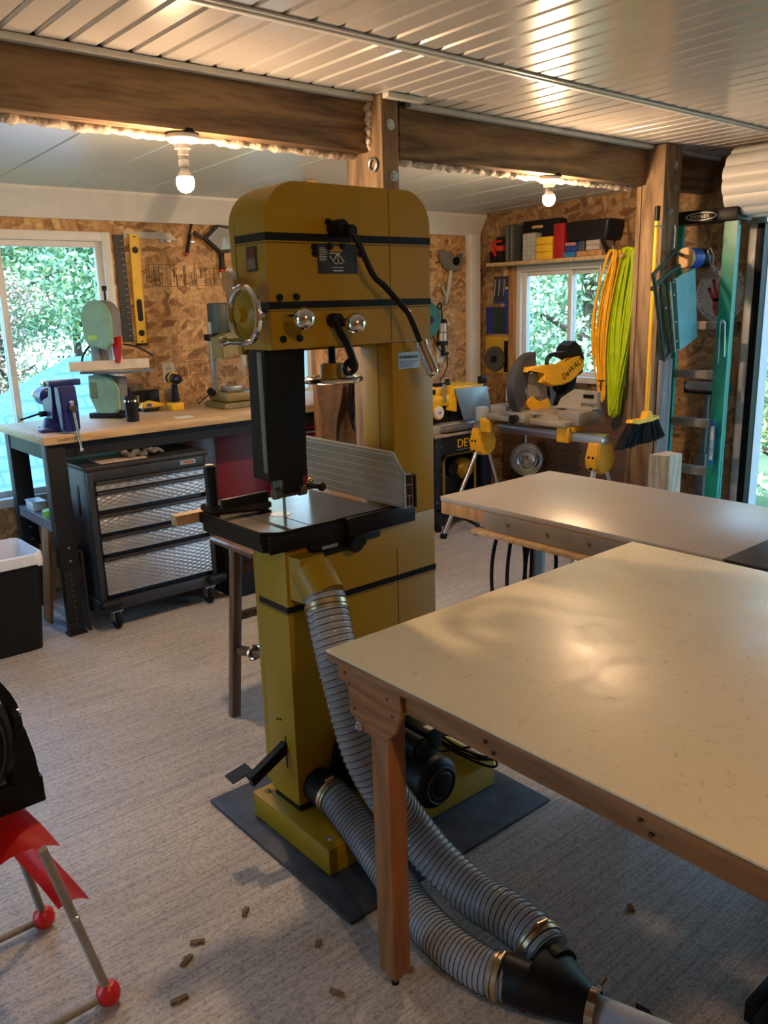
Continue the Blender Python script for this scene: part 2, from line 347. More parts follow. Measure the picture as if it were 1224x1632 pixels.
# ------------------------------------------------------------------ the room
XE, YB, ZC = 5.15, 4.85, 2.44
struct(MB().box(-2.2, 5.4, -3.4, 5.0, -0.12, 0.0).build('floor', concrete()))
def wall(name, mat, axis, pos, th, lo, hi, ztop, holes):
    b = MB(); cuts = sorted(holes); cur = lo
    def seg(a, c, z0, z1):
        if axis == 'x': b.box(a, c, pos, pos+th, z0, z1)
        else: b.box(pos, pos+th, a, c, z0, z1)
    for (a, c, z0, z1) in cuts:
        if a > cur: seg(cur, a, 0, ztop)
        if z0 > 0: seg(a, c, 0, z0)
        seg(a, c, z1, ztop); cur = c
    seg(cur, hi, 0, ztop)
    o = struct(b.build(name, mat, smooth=0)); return o
wall('wall_back', M['osb_x'], 'x', YB, 0.14, -2.2, XE+0.14, 2.5, [(0.55, 2.05, 0.56, 2.06), (2.93, 3.49, 0.98, 2.0)])
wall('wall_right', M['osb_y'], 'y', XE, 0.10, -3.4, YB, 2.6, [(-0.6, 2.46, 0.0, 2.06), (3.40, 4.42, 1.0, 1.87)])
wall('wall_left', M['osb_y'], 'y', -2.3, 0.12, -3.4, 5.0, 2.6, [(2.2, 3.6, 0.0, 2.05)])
wall('wall_front', M['osb_x'], 'x', -3.4, 0.12, -2.2, XE, 2.6, [])
# ribbed ceiling: flat panels with raised-edge grooves running front to back
def ribbed(name, x0, x1, y0, y1, z0, z1, pitch, gw, gd, mat, th=0.03, off=0.0):
    b = MB(); prof = []; x = x0+off
    pts = [(x0, 0)]
    while x < x1-gw:
        pts += [(x, 0), (x+gw*0.25, gd), (x+gw*0.75, gd), (x+gw, 0)]; x += pitch
    pts += [(x1, 0)]
    lo = [(p[0], p[1]) for p in pts]
    A = [b.bm.verts.new((p[0], y0, z0+p[1])) for p in lo]; B = [b.bm.verts.new((p[0], y1, z1+p[1])) for p in lo]
    for i in range(len(lo)-1): b.bm.faces.new((A[i], A[i+1], B[i+1], B[i]))
    b.box(x0, x1, y0, y1, max(z0, z1)+gd+0.002, max(z0, z1)+gd+th+0.03)
    return struct(b.build(name, mat, smooth=0))
ribbed('ceiling', -2.2, XE, -3.3, 2.80, ZC, ZC, 0.1032, 0.022, 0.010, M['whitegl'], off=0.0005)
ribbed('ceiling_back', -2.2, XE, 2.98, YB, 2.330, 2.276, 0.40, 0.012, 0.006, M['ceil2'])
# joint strip and edge strip of the ceiling panels
b = MB()
for Yc in (2.235, -0.4):
    b.box(-2.2, XE, Yc-0.026, Yc+0.026, ZC-0.008, ZC-0.001, 0.002); b.box(-2.2, XE, Yc-0.009, Yc+0.012, ZC-0.013, ZC-0.007, 0.002)
struct(b.build('trim_1', M['white']))
struct(MB().box(-2.2, 2.36, 2.798, 2.836, ZC-0.022, ZC-0.001, 0.003).box(2.36, 2.56, 2.71, 2.748, ZC-0.022, ZC-0.001, 0.003).box(2.56, XE, 2.798, 2.836, ZC-0.022, ZC-0.001, 0.003).build('trim_2', M['white']))
# main beam in three lengths
struct(MB().box(-2.2, 2.372, 2.84, 2.93, 2.23, 2.435, 0.004).build('trim_3', M['beam']))
struct(MB().box(2.535, 4.42, 2.84, 2.93, 2.23, 2.435, 0.004).build('trim_4', M['beam']))
struct(MB().box(4.60, XE, 2.84, 2.93, 2.23, 2.435, 0.004).build('trim_5', M['beam']))
# upper fill between the beam and the rear ceiling
struct(MB().box(-2.2, XE, 2.935, 2.985, 2.30, 2.5).build('trim_6', M['white']))
# foam bead along the lower rear edge of the beam
b = MB()
for x0, x1 in ((-2.1, 2.37), (2.54, 4.42)):
    n = int((x1-x0)/0.022); pts = []; rr = []
    for i in range(n+1):
        pts.append((x0+(x1-x0)*i/n, 2.925+random.uniform(-.004, .004), 2.226+random.uniform(-.004, .003))); rr.append(0.018+random.uniform(-0.005, 0.006))
    b.tube(pts, rr, 8)
struct(b.build('trim_7', M['foam'], smooth=60))
# crown on the back wall
struct(MB().prism([(YB, 2.125), (YB-0.02, 2.125), (YB-0.028, 2.14), (YB-0.085, 2.245), (YB-0.10, 2.262), (YB-0.10, 2.30), (YB, 2.30)], -2.2, XE, 'x').build('trim_8', M['white']))
# white square downpipe in the corner
struct(MB().box(5.00, 5.11, YB-0.07, YB, 0.0, 2.13, 0.006).build('trim_9', M['white']))
struct(MB().box(-2.5, 5.5, -3.5, 5.1, 2.62, 2.7).build('sky_block_slab', M['white']))  # unseen slab added over the room to keep sky light from leaking in
# posts
def post(name, *boxes, bolts=()):
    b = MB()
    for x in boxes: b.box(*x, 0.004)
    o = struct(b.build(name, M['post']))
    if bolts:
        k = MB()
        for (x, y, z) in bolts: k.cyl((x, y, z), (x, y-0.012, z), 0.014, n=6); k.cyl((x, y, z), (x, y-0.004, z), 0.022, n=16)
        k.build('bolt_heads', M['galv'], o)
    return o
post('trim_10', (2.355, 2.445, 2.75, 2.99, 0, 2.435), (2.46, 2.535, 2.86, 3.0, 0, 2.32), bolts=((2.40, 2.75, 2.325), (2.415, 2.75, 2.13), (2.40, 2.75, 1.2)))
post('trim_11', (4.40, 4.57, 2.72, 2.86, 0, 2.435), bolts=((4.50, 2.72, 2.33), (4.52, 2.72, 2.21), (4.47, 2.72, 2.08)))
post('trim_12', (4.402, 4.45, 2.865, 2.895, 0, 2.228), (4.455, 4.56, 2.865, 2.92, 0, 2.228))
struct(MB().box(4.571, 4.578, 2.725, 2.855, 0.0, 1.6).build('trim_13', M['greywood']))
struct(MB().box(4.43, 4.56, 2.700, 2.7185, 0.0, 1.25, 0.002).build('trim_14', M['greywood']))
# white cable down the middle post and foam blob
struct(MB().tube(bez([(2.452, 2.79, 2.42), (2.447, 2.785, 2.32), (2.453, 2.79, 2.22), (2.449, 2.79, 2.0), (2.452, 2.79, 1.0)], 6), 0.0075, 8).build('trim_15', M['white']))
b = MB()
for i in range(16): b.sph((2.362+random.uniform(-.015, 0), 2.835-random.uniform(0, .012), 2.245+i*0.0115), random.uniform(.009, .018), n=8)
struct(b.build('trim_16', M['foam'], smooth=60))
# eye ring on the middle post
tag(MB().tor((2.345, 2.80, 2.175), (1, 0, 0), 0.024, 0.005, 20, 8).cyl((2.33, 2.80, 2.20), (2.356, 2.80, 2.20), 0.005, n=8).build('eye_bolt', M['galv']), 'steel eye ring screwed into the side of the middle post', 'hook')
# rough timber edge by the end window, and door framing
struct(MB().box(XE-0.02, XE-0.001, 4.425, 4.50, 0.75, 1.86, 0.002).build('trim_17', M['pine']))
struct(MB().box(XE-0.03, XE-0.001, 2.52, 2.575, 0.0, 2.0, 0.002).build('trim_18', M['pine']))
# ---- windows
def window(name, axis, a0, a1, z0, z1, pos, mull, wfr=0.05, outer=0.075, slide=True):
    root = MB()
    def bx(b, p, q, zz0, zz1, d0, d1, bev=0.003):
        if axis == 'x': b.box(p, q, pos+d0, pos+d1, zz0, zz1, bev)
        else: b.box(pos+d0, pos+d1, p, q, zz0, zz1, bev)
    for (p, q, u, v) in ((a0, a0+wfr, z0, z1), (a1-wfr, a1, z0, z1), (a0+wfr, a1-wfr, z1-wfr, z1), (a0+wfr, a1-wfr, z0, z0+wfr)): bx(root, p, q, u, v, -0.022, 0.10)
    o = struct(root.build(name, M['white']))
    s = MB(); t = 0.034
    segs = [(a0+wfr, mull+0.017, 0.045, 0.075), (mull-0.017, a1-wfr, 0.01, 0.04)]
    for (p, q, d0, d1) in segs:
        for (pp, qq, u, v) in ((p, p+t, z0+wfr, z1-wfr), (q-t, q, z0+wfr, z1-wfr), (p+t, q-t, z1-wfr-t, z1-wfr), (p+t, q-t, z0+wfr, z0+wfr+t)): bx(s, pp, qq, u, v, d0, d1, 0.002)
    s.build('sash_frame', M['white'], o)
    g = MB()
    for (p, q, d0, d1) in segs: bx(g, p+t-.004, q-t+.004, z0+wfr+t-.004, z1-wfr-t+.004, (d0+d1)/2-.002, (d0+d1)/2+.002, 0)
    g.build('pane', M['glass'], o)
    return o
window('window_1', 'x', 0.55, 2.05, 0.56, 2.06, YB, 1.43)
window('window_2', 'x', 2.93, 3.49, 0.98, 2.0, YB, 3.2, wfr=0.04)
window('window_3', 'y', 3.40, 4.42, 1.0, 1.87, XE, 3.93, wfr=0.045)
# ---- roll-up door
d = struct(MB().box(XE-0.075, XE-0.002, 2.50, 2.545, 0.0, 2.02, 0.003).build('door_1', pmat('door_track_alu', (.42, .43, .42), .45, metal=.2)))
MB().box(XE-0.07, XE-0.005, 2.455, 2.468, 0.0, 2.02).box(XE-0.07, XE-0.055, 2.468, 2.498, 0, 2.02).box(XE-0.02, XE-0.005, 2.468, 2.498, 0, 2.02).build('guide_track', M['black'], d)
MB().box(XE-0.10, XE, 2.43, 2.55, 2.02, 2.10, 0.006).cyl((XE-0.06, 2.44, 2.04), (XE-0.06, 2.425, 2.04), 0.02).build('bracket', M['galv'], d)
MB().box(XE-.002, XE+0.10, 2.452, 2.459, 0, 2.06).build('white_jamb', M['white'], d)
b = MB(); c0 = V(XE-0.31, 0, 2.23); N = 144
ring = []
for i in range(N):
    a = 2*PI*i/N; r = 0.180+0.015*(abs(math.sin(a*7))**.5)
    ring.append((c0.x+r*math.cos(a), c0.z+r*math.sin(a)))
b.prism(ring, -0.75, 2.515, 'y'); b.build('rolled_curtain', M['white'], d, smooth=38)
MB().cyl((c0.x, 2.515, c0.z), (c0.x, 2.57, c0.z), 0.02).cyl((c0.x, 2.516, c0.z), (c0.x, 2.526, c0.z), 0.15).build('axle', M['black'], d)

# ------------------------------------------------------------------ outdoors
gm = pmat('outdoor_ground', (0.10, 0.16, 0.05), 0.9, var=0.4, scale=1.2)
struct(MB().box(-60, 60, -40, 70, -3.2, -3.0).build('ground_outside', gm))
struct(MB().box(XE+0.10, XE+1.6, -6, 6.5, -0.4, -0.04).build('ground_by_door', pmat('grass_bank', (0.12, 0.20, 0.06), 0.9, var=0.4, scale=50)))
LEAF = [pmat('leaf_green_%d' % i, c, 0.6, var=0.5, scale=1.5, col2=tuple(x*0.55 for x in c)) for i, c in enumerate(((0.26, 0.46, 0.26), (0.36, 0.56, 0.32), (0.54, 0.62, 0.24), (0.56, 0.44, 0.32)))]
BARK = pmat('tree_bark', (0.10, 0.075, 0.055), 0.9, var=0.4, scale=8, stretch=(1, 1, .2), bump=0.4)
def tree(x, y, z0, h, r, nleaf, mi, label, zc=0.62, leaf=0.10, seed=1, trunk=0.14):
    rnd = random.Random(seed)
    t = thing('tree', label, 'tree', (x, y, z0), 'trees outside')
    b = MB(); b.tube([(x, y, z0), (x+0.1, y, z0+h*0.4), (x, y+0.1, z0+h*0.9)], [trunk, trunk*0.75, trunk*0.25], 10)
    for k in range(9):
        a = rnd.uniform(0, 2*PI); hz = z0+h*rnd.uniform(0.3, 0.8); l = r*rnd.uniform(0.5, 0.95)
        b.tube([(x, y, hz), (x+math.cos(a)*l*.5, y+math.sin(a)*l*.5, hz+l*.25), (x+math.cos(a)*l, y+math.sin(a)*l, hz+l*.4)], [trunk*.4, trunk*.25, trunk*.08], 6)
    b.build('trunk', BARK, t)
    blobs = [(rnd.gauss(0, .42)*r, rnd.gauss(0, .42)*r, h*(zc+rnd.gauss(0, .19))) for _ in range(52)]
    L = MB()
    for i in range(nleaf):
        cx, cy, cz = rnd.choice(blobs); s = r*0.34
        dx, dy, dz = rnd.gauss(0, 1), rnd.gauss(0, 1), rnd.gauss(0, 1); q = (dx*dx+dy*dy+dz*dz)**.5 or 1; q = s*(rnd.random()**.4)/q
        p = Vector((x+cx+dx*q, y+cy+dy*q, z0+cz+dz*q*0.8)); u = Vector((rnd.gauss(0, 1), rnd.gauss(0, 1), rnd.gauss(0, 1))).normalized(); v = u.cross(Vector((rnd.gauss(0, 1), rnd.gauss(0, 1), rnd.gauss(0, 1)))).normalized()
        l = leaf*rnd.uniform(.7, 1.3)
        f = L.bm.faces.new([L.bm.verts.new(p+u*l), L.bm.verts.new(p+v*l*.45), L.bm.verts.new(p-u*l), L.bm.verts.new(p-v*l*.45)])
        f.material_index = mi if rnd.random() < .7 else rnd.randrange(3)
    o = L.build('foliage', LEAF, t, smooth=0); return t
specs = [
 (5.1, 18.7, -3, 8.6, 2.5, 9000, 1, 'broad pale green tree behind the blue roof', .53, .12),
 (9.0, 24.5, -3, 12, 3.4, 9000, 0, 'tall tree farthest back, seen above the blue roof', .5, .16),
 (0.6, 17.0, -3, 8.6, 1.7, 4000, 1, 'green tree at the far left of the large window', .6, .12),
 (4.2, 14.75, -3, 4.9, 0.9, 3500, 3, 'reddish young tree just above the blue roof', .80, .07),
 (10.3, 16.0, -3, 8.5, 2.2, 6500, 2, 'yellow green tree seen through the narrow middle window', .6, .12),
 (10.3, 7.5, -3, 7.6, 1.9, 9000, 1, 'leafy green tree right outside the end window', .60, .085),
 (15.2, 10.8, -3, 9, 2.5, 6500, 2, 'yellow green tree behind the leafy tree at the end window', .6, .12),
 (8.9, 3.5, -3, 6.4, 1.35, 8000, 2, 'bright yellow green small tree beside the open door', .44, .075),
 (9.7, 0.1, -3, 7.2, 1.5, 5500, 1, 'green tree outside the open roll up door', .46, .09),
 (13.6, 3.2, -3, 8.6, 2.4, 5500, 0, 'darker tree behind the small trees outside the door', .6, .12)]
for i, a in enumerate(specs): tree(a[0], a[1], a[2], a[3], a[4], int(a[5]*2.2), a[6], a[7], a[8], a[9]*.62, seed=i+3)
# neighbour's house with blue shingle roof
def shingle():
    m = bpy.data.materials.new('blue_shingle'); m.use_nodes = True; n = m.node_tree; b = n.nodes['Principled BSDF']; L = n.links.new
    c = n.nodes.new('ShaderNodeTexCoord'); br = n.nodes.new('ShaderNodeTexBrick'); br.inputs['Scale'].default_value = 1.6; br.inputs['Mortar Size'].default_value = .03
    br.inputs['Color1'].default_value = (0.045, 0.12, 0.21, 1); br.inputs['Color2'].default_value = (0.06, 0.15, 0.26, 1); br.inputs['Mortar'].default_value = (0.03, 0.10, 0.17, 1)
    L(c.outputs['Object'], br.inputs['Vector']); L(br.outputs[0], b.inputs['Base Color']); b.inputs['Roughness'].default_value = 0.8; return m
hs = thing('neighbour_house', 'low neighbouring house with a blue shingled roof beyond the large left window', 'house', (4.2, 12, -3))
MB().box(1.0, 7.0, 10.2, 13.4, -3, -1.3).build('walls', pmat('house_siding', (0.45, 0.45, 0.42), .7), hs)
MB().loft([[(0.2, 9.6, -1.2), (7.4, 9.6, -1.2), (7.4, 13.7, -1.2), (0.2, 13.7, -1.2)], [(4.35, 11.9, 1.0), (4.75, 11.9, 1.0), (4.75, 12.1, 1.0), (4.35, 12.1, 1.0)]]).build('roof', shingle(), hs, smooth=0)
MB().box(0.15, 7.45, 9.55, 9.62, -1.35, -1.15).build('gutter', M['white'], hs)
# ------------------------------------------------------------------ big bandsaw
Y0 = 1.90
bs = thing('floor_bandsaw', 'tall olive yellow floor bandsaw with black stripes on a dark mat in mid shop', 'bandsaw', (1.53, 1.93, 0.012))
MB().box(1.18, 1.885, 1.695, 2.11, 0.012, 0.10, 0.008).build('base', M['yellow_dk'], bs)
for (x, y) in ((1.215, 1.735), (1.215, 2.07), (1.85, 1.735), (1.85, 2.07)): MB().cyl((x, y, 0.10), (x, y, 0.104), 0.011, n=16).cyl((x, y, 0.103), (x, y, 0.108), 0.0065, n=6).build('mounting_bolt', M['chrome'], bs)
MB().box(1.23, 1.805, 1.908, 2.045, 0.10, 0.128).build('plinth', M['black'], bs)
def rr(x0, x1, z0, z1, rl, rr_, n=10):
    p = [(x0, z0), (x0, z1-rl)]
    p += [(x0+rl-rl*math.cos(PI/2*i/n), z1-rl+rl*math.sin(PI/2*i/n)) for i in range(1, n+1)]
    p += [(x1-rr_+rr_*math.sin(PI/2*i/n), z1-rr_+rr_*math.cos(PI/2*i/n)) for i in range(0, n+1)]
    p += [(x1, z0)]; return p
MB().box(1.222, 1.812, Y0, 2.05, 0.125, 0.965, 0.003).build('lower_cabinet', M['yellow'], bs)
MB().box(1.645, 1.812, Y0, 2.05, 0.9655, 1.505, 0.003).build('column', M['yellow'], bs)
MB().prism(rr(1.222, 1.806, 1.506, 1.937, 0.105, 0.10), Y0, 2.05, 'y', 0.003).build('upper_wheel_housing', M['yellow'], bs)
MB().prism(rr(1.226, 1.802, 1.49, 1.931, 0.10, 0.096), 2.052, 2.088, 'y', 0.008).build('wheel_door', M['yellow'], bs)
MB().box(1.226, 1.80, 2.052, 2.085, 0.14, 0.955, 0.006).build('wheel_door', M['yellow'], bs)
# thin seam between frame and column
MB().box(1.6440, 1.6465, Y0-0.0008, Y0+0.001, 0.13, 0.86).build('panel_seam', M['seam'], bs)
MB().box(1.6440, 1.6465, Y0-0.0008, Y0+0.001, 1.51, 1.933).build('panel_seam', M['seam'], bs)
MB().box(1.6435, 1.6445, 1.965, 1.968, 1.02, 1.50).build('panel_seam', M['seam'], bs)
for z, x1, h in ((1.797, 1.8075, 0.020), (1.622, 1.8075, 0.019), (0.766, 1.8135, 0.019)):
    MB().box(1.2205, x1, Y0-0.0015, 2.0515, z-h/2, z+h/2).build('black_stripe', M['black'], bs)
    MB().box(1.2207, x1-.0002, Y0-0.0012, 2.0512, z-h/2-.006, z-h/2-.0045).build('pinstripe', M['black'], bs)
def bolt(x, z, r=0.0095, y=Y0): MB().cyl((x, y, z), (x, y-0.007, z), r, n=16, bev=.001).build('bolt', M['black'], bs)
for x, z in ((1.424, 1.838), (1.466, 1.838), (1.428, 1.776), (1.470, 1.776), (1.374, 1.772), (1.376, 1.756), (1.533, 1.774), (1.534, 1.757), (1.254, 1.642), (1.308, 1.643), (1.258, 1.534), (1.312, 1.534)): bolt(x, z)
# tension quick-release lever across the back
lv = MB().tube(bez([(1.452, 1.865, 1.817), (1.470, 1.842, 1.802), (1.520, 1.83, 1.700), (1.560, 1.825, 1.665), (1.622, 1.81, 1.600), (1.632, 1.805, 1.585), (1.650, 1.795, 1.535), (1.672, 1.785, 1.470)], 6), 0.0085, 10).build('tension_lever', M['black'], bs)
MB().cyl((1.443, Y0, 1.820), (1.443, 1.855, 1.820), 0.024, n=24, bev=.003).cyl((1.463, 1.875, 1.815), (1.463, 1.838, 1.812), 0.017, n=20, bev=.003).build('pivot_hub', M['black'], lv)
MB().cyl((1.662, 1.790, 1.502), (1.691, 1.775, 1.425), 0.0155, 0.019, n=24).sph((1.691, 1.775, 1.424), 0.0188, n=18).cyl((1.659, 1.791, 1.512), (1.663, 1.789, 1.498), 0.020, n=20).build('handle_grip', M['chrome'], lv)
# chart plate, maker plate
pl = MB().box(1.385, 1.522, Y0-0.002, Y0-0.0003, 1.703, 1.782).build('tension_chart_plate', col('plate_black', (0.02, 0.02, 0.02), .5), bs)
wm = col('white_print', (0.6, 0.6, 0.58), .6)
b = MB()
for i in range(8): b.box(1.390, 1.390+random.uniform(.018, .030), Y0-0.003, Y0-0.002, 1.770-i*0.0045, 1.7715-i*0.0045)
def seg(b, x0, z0, x1, z1, t=.0022): b.bar((x0, Y0-0.0028, z0), (x1, Y0-0.0028, z1), t, .001, up=(0, 1, 0))
seg(b, 1.425, 1.757, 1.462, 1.757); seg(b, 1.452, 1.757, 1.436, 1.735); seg(b, 1.452, 1.757, 1.475, 1.735); seg(b, 1.452, 1.757, 1.454, 1.732); seg(b, 1.426, 1.750, 1.434, 1.739); seg(b, 1.440, 1.732, 1.452, 1.729); seg(b, 1.458, 1.730, 1.470, 1.733)
b.box(1.436, 1.470, Y0-0.003, Y0-0.002, 1.710, 1.7125); b.box(1.432, 1.474, Y0-0.003, Y0-0.002, 1.719, 1.7203); b.build('chart_print', wm, pl)
MB().box(1.427, 1.470, Y0-0.0032, Y0-0.002, 1.761, 1.777).build('chart_yellow_box', M['yellow'], pl)
pm = MB().box(1.668, 1.757, Y0-0.002, Y0-0.0003, 1.425, 1.474).build('maker_plate', M['galv'], bs)
text('plate_lettering', 'POWERMATIC', 0.0125, M['black'], pm, (1.672, Y0-0.0025, 1.455), (1, 0, 0), (0, 0, 1), .0003)
b = MB()
for i in range(4): b.box(1.674, 1.674+random.uniform(.05, .075), Y0-0.0028, Y0-0.002, 1.430+i*0.0055, 1.4315+i*.0055)
b.build('plate_fine_print', M['black'], pm)
# chrome ball knobs
k = MB().cyl((1.270, Y0, 1.587), (1.270, 1.835, 1.587), 0.012, n=16).sph((1.270, 1.812, 1.587), 0.029, n=24).build('ball_knob', M['chrome'], bs)
k = MB().cyl((1.440, 1.875, 1.572), (1.440, 1.835, 1.570), 0.012, n=16).sph((1.440, 1.812, 1.569), 0.029, n=24).build('ball_knob', M['chrome'], bs)
MB().tube(bez([(1.425, 1.878, 1.577), (1.428, 1.872, 1.552), (1.452, 1.868, 1.510), (1.474, 1.872, 1.462), (1.480, 1.885, 1.445)], 6), 0.0115, 10).cyl((1.425, Y0, 1.577), (1.425, 1.868, 1.577), 0.020, n=20).build('release_arm', M['black'], bs)
MB().tor((1.485, 1.90, 1.445), (0, 1, 0.3), 0.020, 0.008, 24, 8).build('arm_ring', M['black'], bs)
# horizontal tension wheel under the upper housing
hwh = MB().tor((1.487, 1.99, 1.405), (0, 0, 1), 0.083, 0.009, 40, 10).build('tension_hand_wheel', M['chrome'], bs)
b = MB()
for i in range(3):
    a = 2*PI*i/3+.4; b.bar((1.487, 1.99, 1.408), (1.487+.08*math.cos(a), 1.99+.08*math.sin(a), 1.405), 0.016, 0.006)
b.build('spoke', M['chrome'], hwh)
MB().cyl((1.487, 1.99, 1.40), (1.487, 1.99, 1.452), 0.040, 0.036, n=28, bev=.003).build('hub', M['yellow_dk'], hwh)
MB().cyl((1.487, 1.99, 1.45), (1.487, 1.99, 1.51), 0.011, n=12).build('screw_shaft', M['black'], hwh)
# guide-post hand wheel on the narrow side
hx = 1.172
sw = MB().lathe([(0.0, 0.035), (0.018, 0.035), (0.018, 0.018), (0.055, 0.004), (0.068, 0.010)], (hx, 1.925, 1.60), (-1, 0, 0), 36).tor((hx-.012, 1.925, 1.60), (1, 0, 0), 0.070, 0.0075, 44, 10).build('post_hand_wheel', M['yellow_dk'], bs)
MB().tor((hx-.013, 1.925, 1.60), (1, 0, 0), 0.071, 0.009, 44, 10).build('chrome_rim', M['chrome'], sw)
MB().cyl((1.222, 1.925, 1.60), (hx, 1.925, 1.60), 0.014, n=16).build('axle', M['chrome'], sw)
MB().lathe([(0, 0), (.006, .0), (.009, .01), (.008, .05), (.013, .062), (.0135, .072), (.008, .080), (0, .081)], (hx-.012, 1.935, 1.533), (-1, -.04, .03), 20).build('crank_grip', M['chrome'], sw)
MB().lathe([(0, 0.0), (.012, .0), (.012, -.05)], (1.178, 2.015, 1.686), (-1, 0, 0), 20).lathe([(0, .012), (.03, .010), (.038, .0), (.036, -.006), (0, -.006)], (1.178, 2.015, 1.686), (-1, 0, 0), 28).build('lock_knob', M['chrome'], bs)
sg = MB().box(1.2195, 1.2225, 1.945, 1.995, 1.712, 1.776, 0.0).build('sight_window', col('window_rim', (0.03, 0.028, 0.025), .35), bs)
MB().box(1.2180, 1.2196, 1.951, 1.989, 1.744, 1.771).build('window_red', col('tracking_red', (0.10, 0.008, 0.010), .3), sg)
MB().box(1.2180, 1.2196, 1.951, 1.989, 1.718, 1.744).build('window_grey', col('tracking_grey', (0.16, 0.12, 0.11), .3), sg)
# blade guard post, guides, blade
g = MB()
g.loft([[(1.226, 1.945, 1.515), (1.358, 1.945, 1.515), (1.358, 2.03, 1.515), (1.226, 2.03, 1.515)], [(1.218, 1.945, 1.142), (1.345, 1.945, 1.142), (1.345, 2.03, 1.142), (1.218, 2.03, 1.142)]])
g.box(1.265, 1.335, 1.95, 2.02, 1.095, 1.1415, .003)
g.build('guide_post_guard', M['black'], bs)
MB().box(1.2135, 1.2175, 1.948, 1.966, 1.165, 1.50, .001).build('guard_edge_strip', col('strip_grey', (.16, .15, .14), .45), bs)
g = MB().box(1.262, 1.312, 1.955, 2.005, 1.085, 1.145, .006).box(1.247, 1.33, 1.965, 1.995, 1.082, 1.105, .005).cyl((1.243, 1.97, 1.098), (1.262, 1.97, 1.098), .017, n=18).cyl((1.320, 1.955, 1.097), (1.342, 1.955, 1.097), .014, n=18).cyl((1.285, 1.965, 1.14), (1.285, 1.965, 1.158), .010, n=14)
g.build('blade_guide', col('guide_grey', (0.10, 0.085, 0.06), .45, metal=.3), bs)
MB().cyl((1.36, 1.975, 1.105), (1.395, 1.955, 1.098), .008, n=12).sph((1.40, 1.952, 1.097), .014, n=14).build('guide_lock_knob', M['blackp'], bs)
MB().sph((1.388, 1.99, 1.112), .009, n=12).build('brass_screw', col('brass', (0.7, 0.5, 0.15), .3, metal=1), bs)
MB().box(1.2835, 1.2845, 1.972, 1.988, 1.0, 1.10).build('blade', M['galv'], bs)
# table
tb = MB()
out = [(1.140, 2.235), (1.140, 1.890), (1.178, 1.852), (1.612, 1.852), (1.612, 1.885), (1.612, 2.235)]
tb.prism(out, 0.984, 1.018, 'z', 0.002)
tb.prism([(1.146, 2.228), (1.146, 1.893), (1.181, 1.858), (1.605, 1.858), (1.605, 2.228)], .958, .985, 'z', .002)
tb.build('table_casting', M['black'], bs)
tt = MB(); tt.prism([(1.143, 2.232), (1.143, 1.892), (1.180, 1.855), (1.609, 1.855), (1.609, 2.232)], 1.0175, 1.020, 'z').build('table_top_face', M['steel'], bs)
MB().box(1.205, 1.222, 1.853, 2.233, 1.0202, 1.0206).build('mitre_slot', M['black'], bs)
MB().box(1.2825, 1.2845, 1.853, 1.985, 1.0202, 1.0206).build('blade_slot', M['black'], bs)
MB().cyl((1.295, 2.02, 1.0195), (1.295, 2.02, 1.0212), 0.030, n=32).build('throat_insert', col('insert_aluminium', (0.8, 0.8, 0.78), .3, metal=.6), bs)
MB().box(1.142, 1.612, 1.846, 1.8515, 0.962, 1.012, .003).box(1.30, 1.56, 1.87, 2.10, .925, .96, .01).cyl((1.32, 1.90, .93), (1.50, 1.90, .93), .028, n=20).build('trunnion', M['black'], bs)
MB().box(1.33, 1.388, 1.866, 1.87, .934, .944).build('tilt_scale', M['galv'], bs)
MB().cyl((1.437, 1.87, .935), (1.437, 1.835, .935), 0.026, n=24, bev=.004).build('tilt_lock_knob', M['blackp'], bs)
# fence
fr = MB().box(1.40, 1.662, 1.828, 1.845, 0.965, 1.02, .002).build('rear_fence_rail', M['black'], bs)
fn = MB()
prof = [(1.78, 1.028), (1.78, 1.128), (1.825, 1.185), (1.838, 1.190), (2.27, 1.190), (2.27, 1.028)]
fn.prism(prof, 1.572, 1.579, 'x', .0008)
fn.build('fence_face', M['fence'], bs)
b = MB()
for i in range(7):
    z = 1.040+i*.0235; y0 = 1.782 if z < 1.128 else 1.782+(z-1.128)*.79
    b.box(1.5700, 1.5722, y0, 2.268, z, z+.0016)
b.build('fence_grooves', M['alu'], bs)
b = MB()
for (a, c) in (((1.78, 1.028), (1.78, 1.128)), ((1.78, 1.128), (1.825, 1.187)), ((1.825, 1.187), (2.27, 1.190))): b.bar((1.575, a[0], a[1]), (1.575, c[0], c[1]), .012, .004, up=(1, 0, 0))
b.build('fence_edge', M['alu'], bs)
b = MB()
for (x0, x1, z0, z1) in ((1.580, 1.610, 1.126, 1.130), (1.607, 1.611, 1.030, 1.130), (1.580, 1.610, 1.095, 1.098), (1.580, 1.610, 1.062, 1.065), (1.580, 1.612, 1.028, 1.032), (1.594, 1.597, 1.03, 1.062)): b.box(x0, x1, 1.780, 1.888, z0, z1)
b.build('fence_extrusion', M['fence'], bs)
MB().box(1.612, 1.622, 1.775, 1.885, 1.025, 1.125, .003).build('fence_end_block', M['black'], bs)
